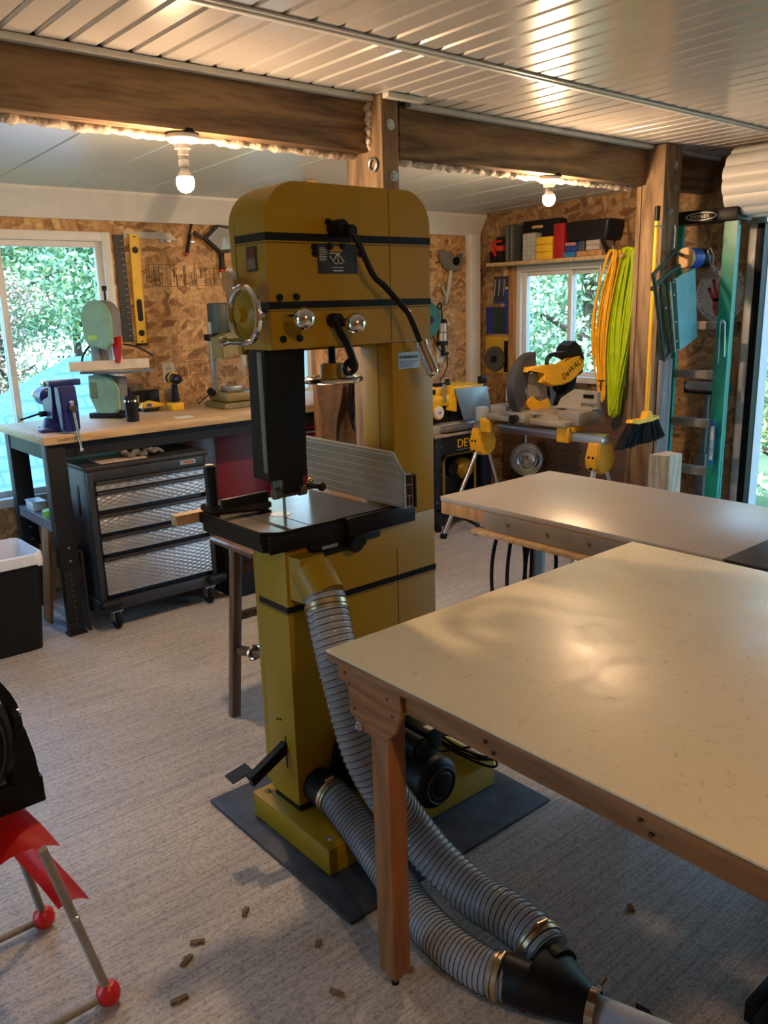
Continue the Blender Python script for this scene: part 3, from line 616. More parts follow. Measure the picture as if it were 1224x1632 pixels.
# mitre gauge handle and wood stick lie on / beside the table
mg = thing('mitre_gauge', 'black mitre gauge with an upright round handle on the left end of the bandsaw table', 'mitre gauge', (1.22, 2.16, 1.021))
MB().prism([(1.143, 2.228), (1.148, 2.17), (1.315, 2.10), (1.318, 2.150), (1.26, 2.215), (1.20, 2.232)], 1.0212, 1.045, 'z', .004).box(1.0+.15, 1.31, 2.105, 2.120, 1.045, 1.075, .003, None).build('gauge_head', M['blackp'], mg)
MB().cyl((1.165, 2.19, 1.04), (1.163, 2.19, 1.165), .0165, .019, n=20, bev=.003).build('grip', M['blackp'], mg)
MB().cyl((1.163, 2.19, 1.165), (1.163, 2.19, 1.168), .012, n=16).build('grip_cap', M['galv'], mg)
tag(MB().box(1.065, 1.205, 2.238, 2.275, 0.985, 1.018, .002).build('wood_stick', M['birch']), 'pale wooden stick poking out left of the bandsaw table behind the mitre gauge', 'stick')
# dust port, motor, pedal
MB().loft([[(1.232, Y0, .80), (1.345, Y0, .80), (1.345, Y0, .93), (1.232, Y0, .93)], [(1.238, 1.83, .80), (1.335, 1.83, .80), (1.330, 1.86, .925), (1.245, 1.86, .925)]]).cyl((1.287, 1.865, .885), (1.285, 1.80, .822), .059, n=28).build('upper_dust_port', M['yellow_dk'], bs)
MB().cyl((1.292, Y0, .175), (1.290, 1.83, .172), .053, n=28).build('lower_dust_port', M['black'], bs)
mt = MB().cyl((1.535, 1.62, .205), (1.535, 1.865, .205), .078, n=36, bev=.006).box(1.47, 1.60, 1.68, 1.84, .104, .135, .004).build('motor', M['black'], bs)
MB().lathe([(0, .03), (.03, .03), (.065, .022), (.080, .008), (.082, 0), (.082, -.05)], (1.535, 1.62, .205), (0, -1, 0), 36).build('fan_cover', M['blackp'], mt)
b = MB()
for rr_ in (.024, .040, .056): b.tor((1.535, 1.594, .205), (0, 1, 0), rr_, .0028, 32, 6)
for i in range(8):
    a = PI*i/4; b.bar((1.535+.012*math.cos(a), 1.591, .205+.012*math.sin(a)), (1.535+.062*math.cos(a), 1.597, .205+.062*math.sin(a)), .003)
b.build('fan_grille', col('grille_grey', (.04, .04, .042), .4), mt)
MB().cyl((1.495, 1.63, .325), (1.495, 1.82, .325), .034, n=24, bev=.008).build('capacitor_cover', M['black'], mt)
MB().box(1.545, 1.615, 1.67, 1.80, .275, .345, .006).build('junction_box', M['black'], mt)
MB().box(1.565, 1.595, 1.675, 1.705, .3453, .3463).build('rating_label', M['galv'], mt)
MB().prism([(1.335, .20), (1.345, .145), (1.38, .128), (1.62, .128), (1.62, .30), (1.50, .38), (1.41, .36), (1.36, .29)], 1.868, 1.898, 'y', .006).build('belt_guard', M['black'], bs)
pd = MB().bar((1.224, 1.962, .305), (1.09, 1.955, .245), .018, .034, .003).bar((1.115, 2.00, .262), (1.045, 2.005, .245), .055, .004).build('brake_pedal', M['black'], bs)
MB().box(1.2203, 1.2215, 1.952, 1.957, .235, .345).cyl((1.222, 1.992, .388), (1.2195, 1.992, .388), .004, n=8).cyl((1.222, 1.977, .392), (1.2195, 1.977, .392), .004, n=8).build('pedal_slot', M['black'], bs)
# mat
tag(MB().box(1.115, 1.955, 1.515, 2.285, 0.0, 0.012, .003).build('rubber_mat', pmat('dusty_rubber', (0.045, 0.05, 0.062), 0.5, var=.35, scale=14, bump=.2)), 'dark grey rubber mat on the concrete floor under the bandsaw base', 'mat')
# power cord coil on base
c = []
for i in range(170):
    a = i*2*PI/40; c.append((1.845+.034*math.cos(a)+.008*math.sin(i*.21), 1.80+(.125+.02*math.sin(i*.05))*math.sin(a), .112+.00022*i+.004*math.sin(i*.37)))
tag(MB().tube([(1.61, 1.76, .30), (1.66, 1.80, .2), (1.76, 1.83, .13)]+c, .0045, 7).build('power_cord', M['blackp']), 'coiled black power cord lying on the bandsaw base behind the motor', 'cord')

# ------------------------------------------------------------------ clear dust hoses and wye fitting
hose_m = bpy.data.materials.new('clear_ribbed_plastic'); hose_m.use_nodes = True
n = hose_m.node_tree; pb = n.nodes['Principled BSDF']
tcn = n.nodes.new('ShaderNodeTexCoord'); tn = n.nodes.new('ShaderNodeTexNoise'); tn.inputs['Scale'].default_value = 12; n.links.new(tcn.outputs['Object'], tn.inputs['Vector'])
rpn = n.nodes.new('ShaderNodeValToRGB'); rpn.color_ramp.elements[0].color = (.42, .46, .52, 1); rpn.color_ramp.elements[1].color = (.58, .62, .68, 1); n.links.new(tn.outputs['Fac'], rpn.inputs[0]); n.links.new(rpn.outputs[0], pb.inputs['Base Color'])
pb.inputs['Roughness'].default_value = .12; pb.inputs['Alpha'].default_value = .50; pb.inputs['Specular IOR Level'].default_value = .8
wire_m = pmat('spiral_wire', (.05, .05, .055), .35, metal=.6)
def hose(label, pts, r=.060, pitch=.0175, brown=False):
    P = bez(pts, 40); L = [0]
    for a, b_ in zip(P, P[1:]): L.append(L[-1]+(b_-a).length)
    n = int(L[-1]/(pitch/5)); Q = []; k = 0
    for i in range(n+1):
        d = L[-1]*i/n
        while k < len(L)-2 and L[k+1] < d: k += 1
        f = (d-L[k])/max(1e-9, L[k+1]-L[k]); Q.append(P[k].lerp(P[k+1], f))
    t = thing('dust_hose', label, 'hose', tuple(Q[-1]))
    rad = [r-.0042+.0042*abs(math.sin(PI*i*(L[-1]/n)/pitch))**.7 for i in range(n+1)]
    MB().tube(Q, rad, 28, cap=False).build('clear_wall', hose_m, t, smooth=80)
    # wire helix
    H = []; m = int(L[-1]/pitch*16); px = None
    for i in range(m+1):
        f = i/m*n; a = int(min(f, n-1)); p = Q[a].lerp(Q[a+1], f-a); tt = (Q[min(a+2, n)]-Q[max(a-1, 0)]).normalized()
        if px is None: px = Vector((0, 0, 1)).cross(tt).normalized()
        px = (px-tt*px.dot(tt)).normalized(); py = tt.cross(px); an = 2*PI*i/16
        H.append(p+(px*math.cos(an)+py*math.sin(an))*(r+.0004))
    MB().tube(H, .0014, 6).build('spiral_wire', wire_m, t, smooth=80)
    for (i0, sgn) in ((0, 1), (n, -1)):
        p = Q[i0]+(Q[min(max(i0+sgn*9, 0), n)]-Q[i0]); ax = (Q[min(max(i0+sgn*12, 0), n)]-Q[i0]).normalized()
        MB().lathe([(r+.0005, -.006), (r+.0022, -.006), (r+.0022, .006), (r+.0005, .006), (r+.0005, -.006)], p, ax, 30).lathe([(r+.0005, .010), (r+.0022, .010), (r+.0022, .016), (r+.0005, .016), (r+.0005, .010)], p, ax, 30).cyl(p+Vector((0, 0, r+.004))-ax.cross(Vector((0, 0, 1)))*.012, p+Vector((0, 0, r+.004))+ax.cross(Vector((0, 0, 1)))*.018, .005, n=10).build('hose_clamp', col('clamp_steel', (.55, .40, .22), .3, metal=.9), t)
    return t
hose('clear ribbed hose hanging from the bandsaw upper dust port down to the floor', [(1.284, 1.802, .824), (1.258, 1.735, .722), (1.245, 1.67, .60), (1.246, 1.61, .45), (1.278, 1.57, .33), (1.340, 1.535, .205), (1.362, 1.44, .125), (1.376, 1.31, .080), (1.378, 1.20, .085), (1.372, 1.11, .085), (1.360, 1.045, .074)])
hose('shorter clear ribbed hose lying low from the bandsaw base', [(1.290, 1.850, .172), (1.292, 1.79, .162), (1.290, 1.69, .118), (1.268, 1.52, .066), (1.232, 1.37, .056), (1.216, 1.24, .056), (1.222, 1.14, .056), (1.243, 1.065, .060)], r=.053, pitch=.0125)
wy = thing('hose_wye_fitting', 'black plastic wye fitting joining the two clear hoses on the floor', 'hose fitting', (1.34, .93, 0))
MB().cyl((1.352, 1.05, .068), (1.345, 1.0, .068), .055, n=28).cyl((1.243, 1.085, .060), (1.262, 1.02, .062), .055, n=28).build('inlet_collar', M['blackp'], wy)
def ring3(c, ax, a, b_, n=24):
    ax = Vector(ax).normalized(); x = ax.cross(Vector((0, 0, 1))).normalized(); z = x.cross(ax)
    return [tuple(Vector(c)+x*a*math.cos(2*PI*i/n)+z*b_*math.sin(2*PI*i/n)) for i in range(n)]
MB().loft([ring3((1.301, 1.03, .066), (.12, -1, 0), .106, .056), ring3((1.308, .985, .064), (.15, -1, 0), .090, .054), ring3((1.322, .925, .055), (.25, -1, 0), .056, .046), ring3((1.328, .895, .050), (.3, -1, 0), .042, .040)]).build('wye_body', M['blackp'], wy)
MB().lathe([(.042, -.01), (.0465, -.01), (.0465, .01), (.042, .01), (.042, -.01)], (1.330, .893, .050), (.35, -1, 0), 28).cyl((1.345, .89, .103), (1.375, .895, .103), .006, n=10).build('worm_clamp', M['chrome'], wy)
MB().cyl((1.331, .89, .050), (1.40, .70, .045), .034, n=28).build('outlet_pipe', col('pale_pvc', (.45, .5, .58), .4), wy)
tag(MB().prism([(1.405, .800), (1.435, .850), (1.440, .820), (1.428, .790)], .0, .03, 'z').build('steel_bracket', M['black']), 'small dark corner bracket on the floor beside the wye fitting outlet', 'bracket')
b = MB().box(1.555, 1.72, .60, .635, 0, .07, .003).box(1.60, 1.74, .638, .675, 0, .055, .003)
tag(b.build('sanding_block', M['blackp']), 'black notched block at the bottom right edge of the floor', 'block')
# ------------------------------------------------------------------ big cream assembly table
t = thing('assembly_table', 'large amber wood framed table with a scuffed cream top, right foreground', 'table', (1.6, .5, 0))
MB().box(1.010, 2.228, -.50, 1.424, .856, .861, .0008).build('laminate_top', M['laminate'], t)
MB().box(1.012, 2.226, -.498, 1.422, .838, .8555, .001).build('top_edge', M['tblwood'], t)
MB().box(1.030, 1.050, -.48, 1.395, .790, .838, .002).build('side_apron', M['tblwood'], t)
MB().box(2.19, 2.21, -.48, 1.395, .790, .838, .002).build('side_apron', M['tblwood'], t)
MB().box(1.051, 2.189, 1.375, 1.395, .790, .838, .002).build('end_apron', M['tblwoodx'], t)
MB().box(1.051, 2.189, -.48, -.46, .790, .838, .002).build('end_apron', M['tblwoodx'], t)
def leg(x0, y0):
    b = MB().box(x0, x0+.052, y0, y0+.060, .04, .835, .003)
    b.loft([[(x0+.004, y0+.004, .0405), (x0+.048, y0+.004, .0405), (x0+.048, y0+.056, .0405), (x0+.004, y0+.056, .0405)], [(x0+.018, y0+.020, .012), (x0+.034, y0+.020, .012), (x0+.034, y0+.040, .012), (x0+.018, y0+.040, .012)]])
    o = b.build('leg', M['tblwoodz'], t)
    MB().cyl((x0+.026, y0+.03, 0), (x0+.026, y0+.03, .014), .010, n=16).build('foot_screw', M['black'], o)
leg(1.052, 1.262); leg(2.130, 1.262); leg(1.052, -.42); leg(2.130, -.42)
g = MB().prism([(1.392, .836), (1.392, .802), (1.354, .796), (1.352, .732), (1.300, .700), (1.238, .700), (1.200, .735), (1.178, .788), (1.178, .836)], 1.0185, 1.0295, 'x', .001).build('corner_gusset', M['tblwood'], t)
b = MB()
for (y, z) in ((1.365, .822), (1.35, .80), (1.335, .745), (1.22, .81), (1.205, .775), (.95, .82), (.93, .804), (.60, .805), (.62, .822), (.28, .81)): b.cyl((1.0295 if y < 1.15 else 1.0184, y, z), (1.026 if y < 1.15 else 1.0175, y, z), .0042, n=12)
b.build('screw_heads', col('screw_dark', (.08, .03, .012), .6), t)
MB().cyl((1.018, 1.315, .712), (1.013, 1.315, .712), .011, n=16).cyl((1.013, 1.315, .712), (1.006, 1.315, .712), .006, n=6).build('leg_bolt', M['galv'], t)

# ------------------------------------------------------------------ table saw with grey extension table
ts = thing('table_saw', 'table saw with a long grey laminate extension table beyond the cream topped table', 'table saw', (2.6, 1.5, 0))
gl = pmat('grey_laminate', (0.37, 0.335, 0.30), .36, var=.04, scale=4)
MB().box(2.256, 2.946, 1.136, 2.330, .842, .861, .001).build('extension_top', gl, ts)
MB().box(2.258, 2.944, .2, 1.134, .825, .861, .002).build('cast_iron_top', col('dark_iron', (.05, .055, .06), .3, metal=.7), ts)
MB().box(2.258, 2.278, 1.15, 2.328, .79, .8415, .001).build('extension_apron', M['pine'], ts)
MB().box(2.28, 2.94, 2.30, 2.325, .79, .8415, .001).build('extension_apron', M['pine'], ts)
MB().box(2.244, 2.2575, 1.43, 2.085, .772, .8385, .001).build('front_rail', col('rail_taupe', (.22, .19, .155), .45), ts)
for y in (1.96, 1.78, 1.60, 1.45): MB().cyl((2.2442, y, .81), (2.2405, y, .81), .007, n=12).build('rail_bolt', col('bolt_rust', (.12, .08, .05), .5), ts)
MB().box(2.212, 2.257, 1.43, 2.12, .756, .771, .001).build('lower_shelf_strip', M['birch'], ts)
for (x, y) in ((2.50, 2.02), (2.87, 2.02)): MB().box(x, x+.04, y, y+.04, .02, .84, .002).cyl((x+.02, y+.02, 0), (x+.02, y+.02, .02), .028, n=16).build('leg', col('leg_grey', (.22, .21, .20), .45), ts)
MB().box(2.32, 2.88, .25, .95, .25, .82, .01).build('saw_cabinet', col('cabinet_grey', (.16, .16, .15), .5), ts)
for (x, y) in ((2.33, .26), (2.83, .26), (2.33, .90), (2.83, .90)): MB().bar((x+.02, y+.02, .26), (x+.02, y+.02, .0), .04, .04).build('leg', M['black'], ts)
b = MB()
for k, (rx, rz, dx) in enumerate(((.085, .21, 0), (.06, .23, .02), (.075, .19, .10))):
    b.tube([(2.36+dx+.02*math.sin(a*PI/16)+.0, 2.06+rx*math.cos(a*PI/16)-.04*k, .585+rz*math.sin(a*PI/16)) for a in range(32)], .0075, 8, closed=True)
tag(b.build('hanging_cable', M['rubber']), 'thick black cable looped under the grey extension table', 'cable')

# ------------------------------------------------------------------ workbench
bt = 1.04
w = thing('workbench', 'long maple topped workbench with black adjustable steel legs along the back wall', 'workbench', (2.5, 4.4, 0))
top = MB().box(1.288, 3.73, 4.062, 4.765, bt-.042, bt, .003).build('bench_top', M['birch'], w)
text('bench_badge', 'GLADIATOR', .017, M['black'], top, (1.352, 4.0615, bt-.028), (1, 0, 0), (0, 0, 1), .0004)
legm = col('leg_black', (.014, .014, .015), .5, spec=.25, bump=.15, scale=90)
def bleg(x, y):
    o = MB().box(x, x+.095, y, y+.07, .36, bt-.043, .003).build('leg', legm, w)
    q = MB().box(x+.010, x+.085, y+.008, y+.062, .012, .36, .002).box(x, x+.095, y, y+.07, 0, .012, .002).build('leg_extension', legm, o)
    b = MB()
    for i in range(10): b.cyl((x+.048, y+.0082, .06+i*.030), (x+.048, y+.0068, .06+i*.030), .0045, n=10)
    b.build('adjustment_holes', M['seam'], o)
    b = MB()
    for z in (.40, .47): b.cyl((x+.05, y, z), (x+.05, y-.004, z), .006, n=10)
    b.build('leg_bolts', M['galv'], o)
for x in (1.30, 3.62):
    bleg(x, 4.085); bleg(x, 4.67)
MB().box(1.40, 3.62, 4.10, 4.115, bt-.12, bt-.044).box(1.305, 1.32, 4.156, 4.669, bt-.12, bt-.044).box(1.40, 3.62, 4.735, 4.75, bt-.12, bt-.044).build('apron', legm, w)
MB().box(1.305, 1.385, 4.156, 4.669, .585, .60, .002).box(1.305, 1.312, 4.156, 4.669, .545, .585).build('side_shelf', col('shelf_steel', (.16, .19, .22), .35, metal=.3), w)
MB().cyl((1.40, 4.24, .975), (2.2, 4.24, .975), .011, n=12).build('steel_bar', M['galv'], w)
t = thing('plastic_tub', 'small clear tub on the side shelf between the left bench legs', 'tub', (1.345, 4.50, .60)); MB().box(1.31, 1.38, 4.44, 4.56, .60, .645, .008).build('tub_body', col('clear_tub', (.5, .55, .6), .3), t); MB().box(1.307, 1.383, 4.437, 4.563, .645, .652, .002).build('lid', col('tub_lid', (.45, .5, .55), .3), t)
tag(MB().lathe([(0, .60), (.036, .60), (.04, .632), (.036, .636), (0, .636)], (1.345, 4.28, 0)).build('green_lid', col('lime', (.25, .62, .06), .4)), 'bright green round lid on the side shelf between the left bench legs', 'lid')
tag(MB().bar((1.30, 4.40, .0), (1.34, 4.36, .53), .02, .10, .002, up=(0, 1, 0)).build('wooden_board', M['pine']), 'orange brown board leaning below the side shelf behind the waste bin', 'board')

# ------------------------------------------------------------------ tool chest
tcg = col('chest_graphite', (.030, .032, .036), .42, spec=.35, var=.1)
ch = thing('rolling_tool_chest', 'dark grey rolling tool chest with diamond plate drawers under the left of the bench', 'tool chest', (1.80, 4.25, 0))
MB().box(1.462, 2.132, 4.045, 4.46, .165, .845, .004).build('cabinet', tcg, ch)
MB().box(1.455, 2.140, 4.025, 4.465, .846, .870, .006).build('top_lid', col('lid_black', (.02, .02, .02), .5), ch)
MB().box(1.462, 1.492, 4.022, 4.044, .165, .845, .003).build('corner_post', tcg, ch)
MB().box(2.102, 2.132, 4.022, 4.044, .165, .845, .003).build('corner_post', tcg, ch)
MB().box(1.493, 2.101, 4.022, 4.044, .795, .845, .002).build('front_header', tcg, ch)
bd = MB().box(1.965, 2.055, 4.0205, 4.022, .812, .834).build('badge', M['alu'], ch)
MB().box(1.985, 2.045, 4.0195, 4.0205, .816, .830).build('badge_orange', col('badge_orange', (.55, .16, .03), .4), bd)
text('badge_lettering', 'GLADIATOR', .010, M['black'], bd, (1.988, 4.0192, .8195), (1, 0, 0), (0, 0, 1), .0003)
def diamond():
    m = pmat('diamond_plate', (.42, .43, .44), .36, metal=.75, var=.06); n = m.node_tree; L = n.links.new; b = n.nodes['Principled BSDF']
    c = n.nodes.new('ShaderNodeTexCoord'); mp = n.nodes.new('ShaderNodeMapping'); mp.inputs['Rotation'].default_value = (0, R(45), 0); mp.inputs['Scale'].default_value = (1, 1, 2.6); L(c.outputs['Object'], mp.inputs[0])
    v = n.nodes.new('ShaderNodeTexVoronoi'); v.inputs['Scale'].default_value = 26; v.inputs['Randomness'].default_value = .0; L(mp.outputs[0], v.inputs['Vector'])
    bp = n.nodes.new('ShaderNodeBump'); bp.inputs['Strength'].default_value = .9; bp.inputs['Distance'].default_value = .006; bp.invert = True; L(v.outputs['Distance'], bp.inputs['Height']); L(bp.outputs[0], b.inputs['Normal']); return m
dm = diamond()
for (z0, z1) in ((.745, .775), (.645, .722), (.525, .605), (.415, .488), (.195, .375)):
    d = MB().box(1.497, 2.098, 4.012, 4.044, z0, z1, .003).build('drawer', dm, ch)
    MB().box(1.497, 2.098, 4.000, 4.030, z1+.002, z1+.017, .004).build('pull', col('pull_black', (.03, .028, .028), .35), d)
    MB().box(1.499, 2.096, 4.0095, 4.0118, z0+.001, z0+.006).build('drawer_lip', M['galv'], d)
MB().box(1.4585, 1.4615, 4.16, 4.19, .60, .76, .001).build('side_handle_slot', M['black'], ch)
MB().box(1.45, 2.145, 4.01, 4.46, .105, .164, .006).build('bottom_frame', tcg, ch)
MB().cyl((2.06, 4.0, .145), (2.17, 4.0, .145), .026, n=18, bev=.008).build('corner_bumper', M['blackp'], ch)
MB().cyl((1.445, 4.0, .145), (1.555, 4.0, .145), .026, n=18, bev=.008).build('corner_bumper', M['blackp'], ch)
def caster(x, y):
    o = MB().cyl((x-.013, y, .052), (x+.013, y, .052), .052, n=28, bev=.006).build('caster', M['rubber'], ch)
    MB().box(x-.020, x-.016, y-.02, y+.03, .04, .104).box(x+.016, x+.020, y-.02, y+.03, .04, .104).box(x-.03, x+.03, y-.03, y+.04, .098, .1045).cyl((x-.021, y, .052), (x+.021, y, .052), .008, n=10).build('caster_fork', M['galv'], o)
for (x, y) in ((1.535, 4.035), (2.075, 4.035), (1.535, 4.40), (2.075, 4.40)): caster(x, y)
tag(MB().box(1.55, 1.80, 4.06, 4.22, .871, .876, .0).build('paper_sheet', col('kraft', (.42, .34, .26), .8)), 'brown paper sheet lying on the lid of the dark tool chest', 'paper')
gv = MB()
for i in range(9): gv.sph((1.70+i*.018, 4.11+.012*math.sin(i*2), .895+.012*math.cos(i*1.7)), .021, (1, .9, .75), 10)
for i in range(4): gv.tube([(1.84, 4.075+i*.022, .895), (1.875, 4.07+i*.024, .905), (1.895, 4.065+i*.026, .890)], [.011, .010, .008], 8)
tag(gv.build('work_glove', col('glove_grey', (.16, .14, .12), .9, var=.4, scale=40), smooth=60), 'crumpled grey work glove on the lid of the dark tool chest', 'glove')
tag(MB().box(1.410, 1.424, 4.10, 4.43, 0, .43, .002).build('glossy_board', col('panel_black', (.02, .022, .028), .3)), 'thin glossy black board standing between the bench leg and the tool chest', 'board')
# red chest
red = col('cabinet_red', (.13, .0035, .005), .45, var=.1)
rc = thing('red_tool_cabinet', 'dark red tool cabinet under the middle of the bench', 'tool cabinet', (2.75, 4.35, 0))
MB().box(2.33, 2.76, 4.30, 4.70, .06, .985, .004).build('side_locker', red, rc)
MB().box(2.765, 3.40, 4.14, 4.60, .06, .975, .004).build('cabinet', red, rc)
for z0, z1 in ((.89, .955), (.79, .865), (.69, .765), (.5, .665), (.3, .475), (.1, .275)):
    d = MB().box(2.785, 3.38, 4.122, 4.14, z0, z1, .002).build('drawer', red, rc); MB().box(2.785, 3.38, 4.112, 4.125, z1+.001, z1+.014, .003).build('pull', M['galv'], d)
for x in (2.40, 3.33):
    for y in (4.36, 4.55): MB().cyl((x-.012, y, .03), (x+.012, y, .03), .03, n=18).build('caster', M['rubber'], rc)
# board with apron
tag(MB().box(2.855, 2.925, 3.985, 4.022, 0, 2.295, .002).build('wooden_stud', M['pine']), 'upright pine stud in front of the bench behind the bandsaw throat', 'stud')
ap = thing('tool_apron', 'tan canvas tool apron hanging from the pine stud behind the bandsaw throat', 'apron', (3.0, 3.94, .8))
tan = col('canvas_tan', (.24, .135, .075), .9, var=.15, scale=30, bump=.3)
b = MB(); NX, NZ = 26, 26; g = []
for i in range(NX+1):
    rw = []
    for j in range(NZ+1):
        u = i/NX; v = j/NZ; x = 2.84+.32*u*(1-.12*v)+.02*v; z = 1.225-.43*v
        y = 3.935+.022*math.sin(u*11+v*3)+.014*math.sin(u*23+v*7)+.010*math.sin(v*9+u*5)
        rw.append(b.bm.verts.new((x, y, z)))
    g.append(rw)
for i in range(NX):
    for j in range(NZ): b.bm.faces.new((g[i][j], g[i+1][j], g[i+1][j+1], g[i][j+1]))
bmesh.ops.solidify(b.bm, geom=list(b.bm.faces), thickness=.004)
b.build('canvas', tan, ap, smooth=80)
MB().box(2.87, 2.905, 3.93, 3.986, 1.20, 1.225, .002).build('hanging_loop', tan, ap)
MB().prism([(3.02, 1.20), (3.15, 1.21), (3.16, 1.08), (3.16, .88), (3.10, .84), (3.03, .90), (3.0, 1.02)], 3.845, 3.895, 'y', .012).build('black_pouch', M['rubber'], ap)
MB().tube(bez([(3.03, 3.84, 1.10), (3.07, 3.83, 1.13), (3.13, 3.83, 1.11), (3.15, 3.83, 1.0), (3.13, 3.83, .90), (3.06, 3.83, .87), (3.02, 3.84, .92), (3.03, 3.835, 1.0)], 6), .008, 8).build('strap', col('strap_grey', (.06, .055, .05), .8), ap)
MB().cyl((3.045, 3.845, 1.12), (3.03, 3.835, 1.06), .010, n=12).build('red_handle', col('handle_red', (.45, .03, .02), .4), ap)
MB().cyl((3.09, 3.825, 1.115), (3.095, 3.80, 1.08), .010, n=12).cyl((3.035, 3.835, .925), (3.03, 3.80, .915), .012, n=12).build('yellow_tip', col('tool_yellow', (.75, .45, .02), .4), ap)
tag(MB().box(2.935, 3.01, 4.76, 4.80, 1.30, 1.40, .004).box(2.90, 3.03, 4.76, 4.80, 1.285, 1.30, .002).build('wooden_bracket', M['birch']), 'pale wooden block in front of the narrow window behind the bandsaw throat', 'block')

# ------------------------------------------------------------------ things on the bench
blue = col('vise_blue', (.014, .018, .13), .35, var=.12)
v = thing('bench_vise', 'blue bench vise bolted to the left end of the workbench', 'vise', (1.43, 4.25, bt))
b = MB().lathe([(0, 0), (.085, 0), (.088, .012), (.070, .022), (.058, .055), (.050, .065), (0, .065)], (1.425, 4.27, bt), n=36)
for a in (0.5, 2.1, 3.7, 5.3): b.cyl((1.425+.085*math.cos(a), 4.27+.085*math.sin(a), bt), (1.425+.085*math.cos(a), 4.27+.085*math.sin(a), bt+.016), .022, n=18, bev=.003)
b.build('swivel_base', blue, v)
for a in (0.5, 2.1, 3.7, 5.3): MB().cyl((1.425+.085*math.cos(a), 4.27+.085*math.sin(a), bt+.016), (1.425+.085*math.cos(a), 4.27+.085*math.sin(a), bt+.024), .009, n=6).build('anchor_bolt', M['galv'], v)
MB().prism([(4.20, bt+.06), (4.18, bt+.15), (4.165, bt+.235), (4.215, bt+.235), (4.225, bt+.17), (4.33, bt+.155), (4.33, bt+.07)], 1.39, 1.47, 'x', .006).build('fixed_jaw', blue, v)
MB().box(1.355, 1.505, 4.165, 4.22, bt+.230, bt+.262, .005).build('jaw_plate', M['steel'], v)
MB().prism([(4.075, bt+.01), (4.070, bt+.14), (4.085, bt+.235), (4.150, bt+.235), (4.150, bt+.15), (4.12, bt+.01)], 1.395, 1.480, 'x', .008).box(1.360, 1.515, 4.100, 4.160, bt+.232, bt+.262, .005).build('sliding_jaw', blue, v)
MB().lathe([(0, 0), (.03, 0), (.045, -.01), (.048, -.09), (.04, -.115), (.022, -.12), (.022, -.19), (0, -.19)], (1.43, 4.33, bt+.165), (0, -1, 0), 28).build('anvil_cylinder', blue, v)
MB().lathe([(0, 0), (.021, 0), (.021, .045), (0, .045)], (1.43, 4.51, bt+.165), (0, 1, 0), 24).build('screw_end', M['alu'], v)
hb = MB().cyl((1.440, 4.072, bt+.125), (1.440, 4.025, bt+.125), .018, n=22, bev=.003).build('screw_head', M['steel'], v)
MB().cyl((1.435, 4.035, bt+.155), (1.455, 4.033, bt-.075), .0065, n=12).sph((1.435, 4.035, bt+.158), .011, n=12).sph((1.455, 4.033, bt-.078), .011, n=12).build('tommy_bar', M['chrome'], hb)
MB().cyl((1.39, 4.30, bt+.085), (1.36, 4.30, bt+.085), .014, n=12).cyl((1.362, 4.30, bt+.088), (1.26, 4.28, bt+.070), .005, n=10).build('swivel_lock', M['black'], v)

mint = col('machine_mint', (.20, .36, .27), .4); mg_ = col('machine_grey', (.19, .19, .18), .45)
v = thing('bench_bandsaw', 'small mint green and grey bandsaw standing on the bench in front of the large window', 'bandsaw', (1.845, 4.56, bt), rot=R(-55))
def arc(cx, cz, r, a0, a1, n=12): return [(cx+r*math.cos(R(a0+(a1-a0)*i/n)), cz+r*math.sin(R(a0+(a1-a0)*i/n))) for i in range(n+1)]
up = arc(0, .555, .085, 180, 0)+[(.085, .41), (.045, .375), (-.06, .40), (-.085, .44)]
lo = [(-.085, .235), (-.09, .12), (-.05, .02), (.04, .0), (.085, .05), (.09, .16), (.05, .225), (-.02, .245)]
MB().prism(up, -.075, -.040, 'y', .006).build('upper_door', mint, v, local=True)
MB().prism(lo, -.075, -.040, 'y', .006).build('lower_door', mint, v, local=True)
MB().prism(arc(0, .555, .084, 180, 0)+[(.084, .44), (-.083, .44)], -.039, .045, 'y', .004).build('upper_housing', mg_, v, local=True)
MB().prism([(-.085, .235), (-.085, .06), (.085, .04), (.085, .22)], -.039, .045, 'y', .004).box(-.085, -.03, -.02, .07, .22, .45, .003).build('frame', mg_, v, local=True)
MB().box(-.10, .10, -.08, .09, 0, .03, .004).build('foot', M['black'], v, local=True)
MB().prism([(.045, .445), (.092, .445), (.084, .35), (.075, .30), (.058, .30), (.052, .36)], -.012, .02, 'y', .003).build('red_blade_guard', col('guard_red', (.42, .015, .012), .35), v, local=True)
tt_ = MB().prism([(-.10, -.12), (.17, -.12), (.22, .10), (-.05, .14), (-.13, .12)], .248, .262, 'z', .002).build('table', M['steel'], v, local=True)
MB().bar((-.16, -.12, .288), (.20, .10, .292), .02, .05, .001).build('wooden_fence', col('pale_fence', (.60, .54, .44), .6), v, local=True)
MB().box(-.05, .0, -.0770, -.0752, .43, .455).build('green_badge', col('badge_lime', (.35, .6, .1), .5), v, local=True)
MB().box(-.075, -.035, -.0770, -.0752, .11, .20).build('side_plate', col('plate_olive', (.12, .16, .08), .5), v, local=True)
MB().cyl((.01, .03, .64), (.01, .03, .69), .006, n=10).cyl((.01, .03, .69), (.01, .03, .715), .014, n=14).build('tension_knob', M['black'], v, local=True)
MB().tube(bez([(-.05, .05, .40), (-.11, .03, .40), (-.15, .0, .34), (-.155, -.01, .30)], 8), .006, 8).tube(bez([(.08, .05, .40), (.15, .08, .38), (.22, .12, .33)], 8), .005, 8).build('lamp_arm', M['black'], v, local=True)

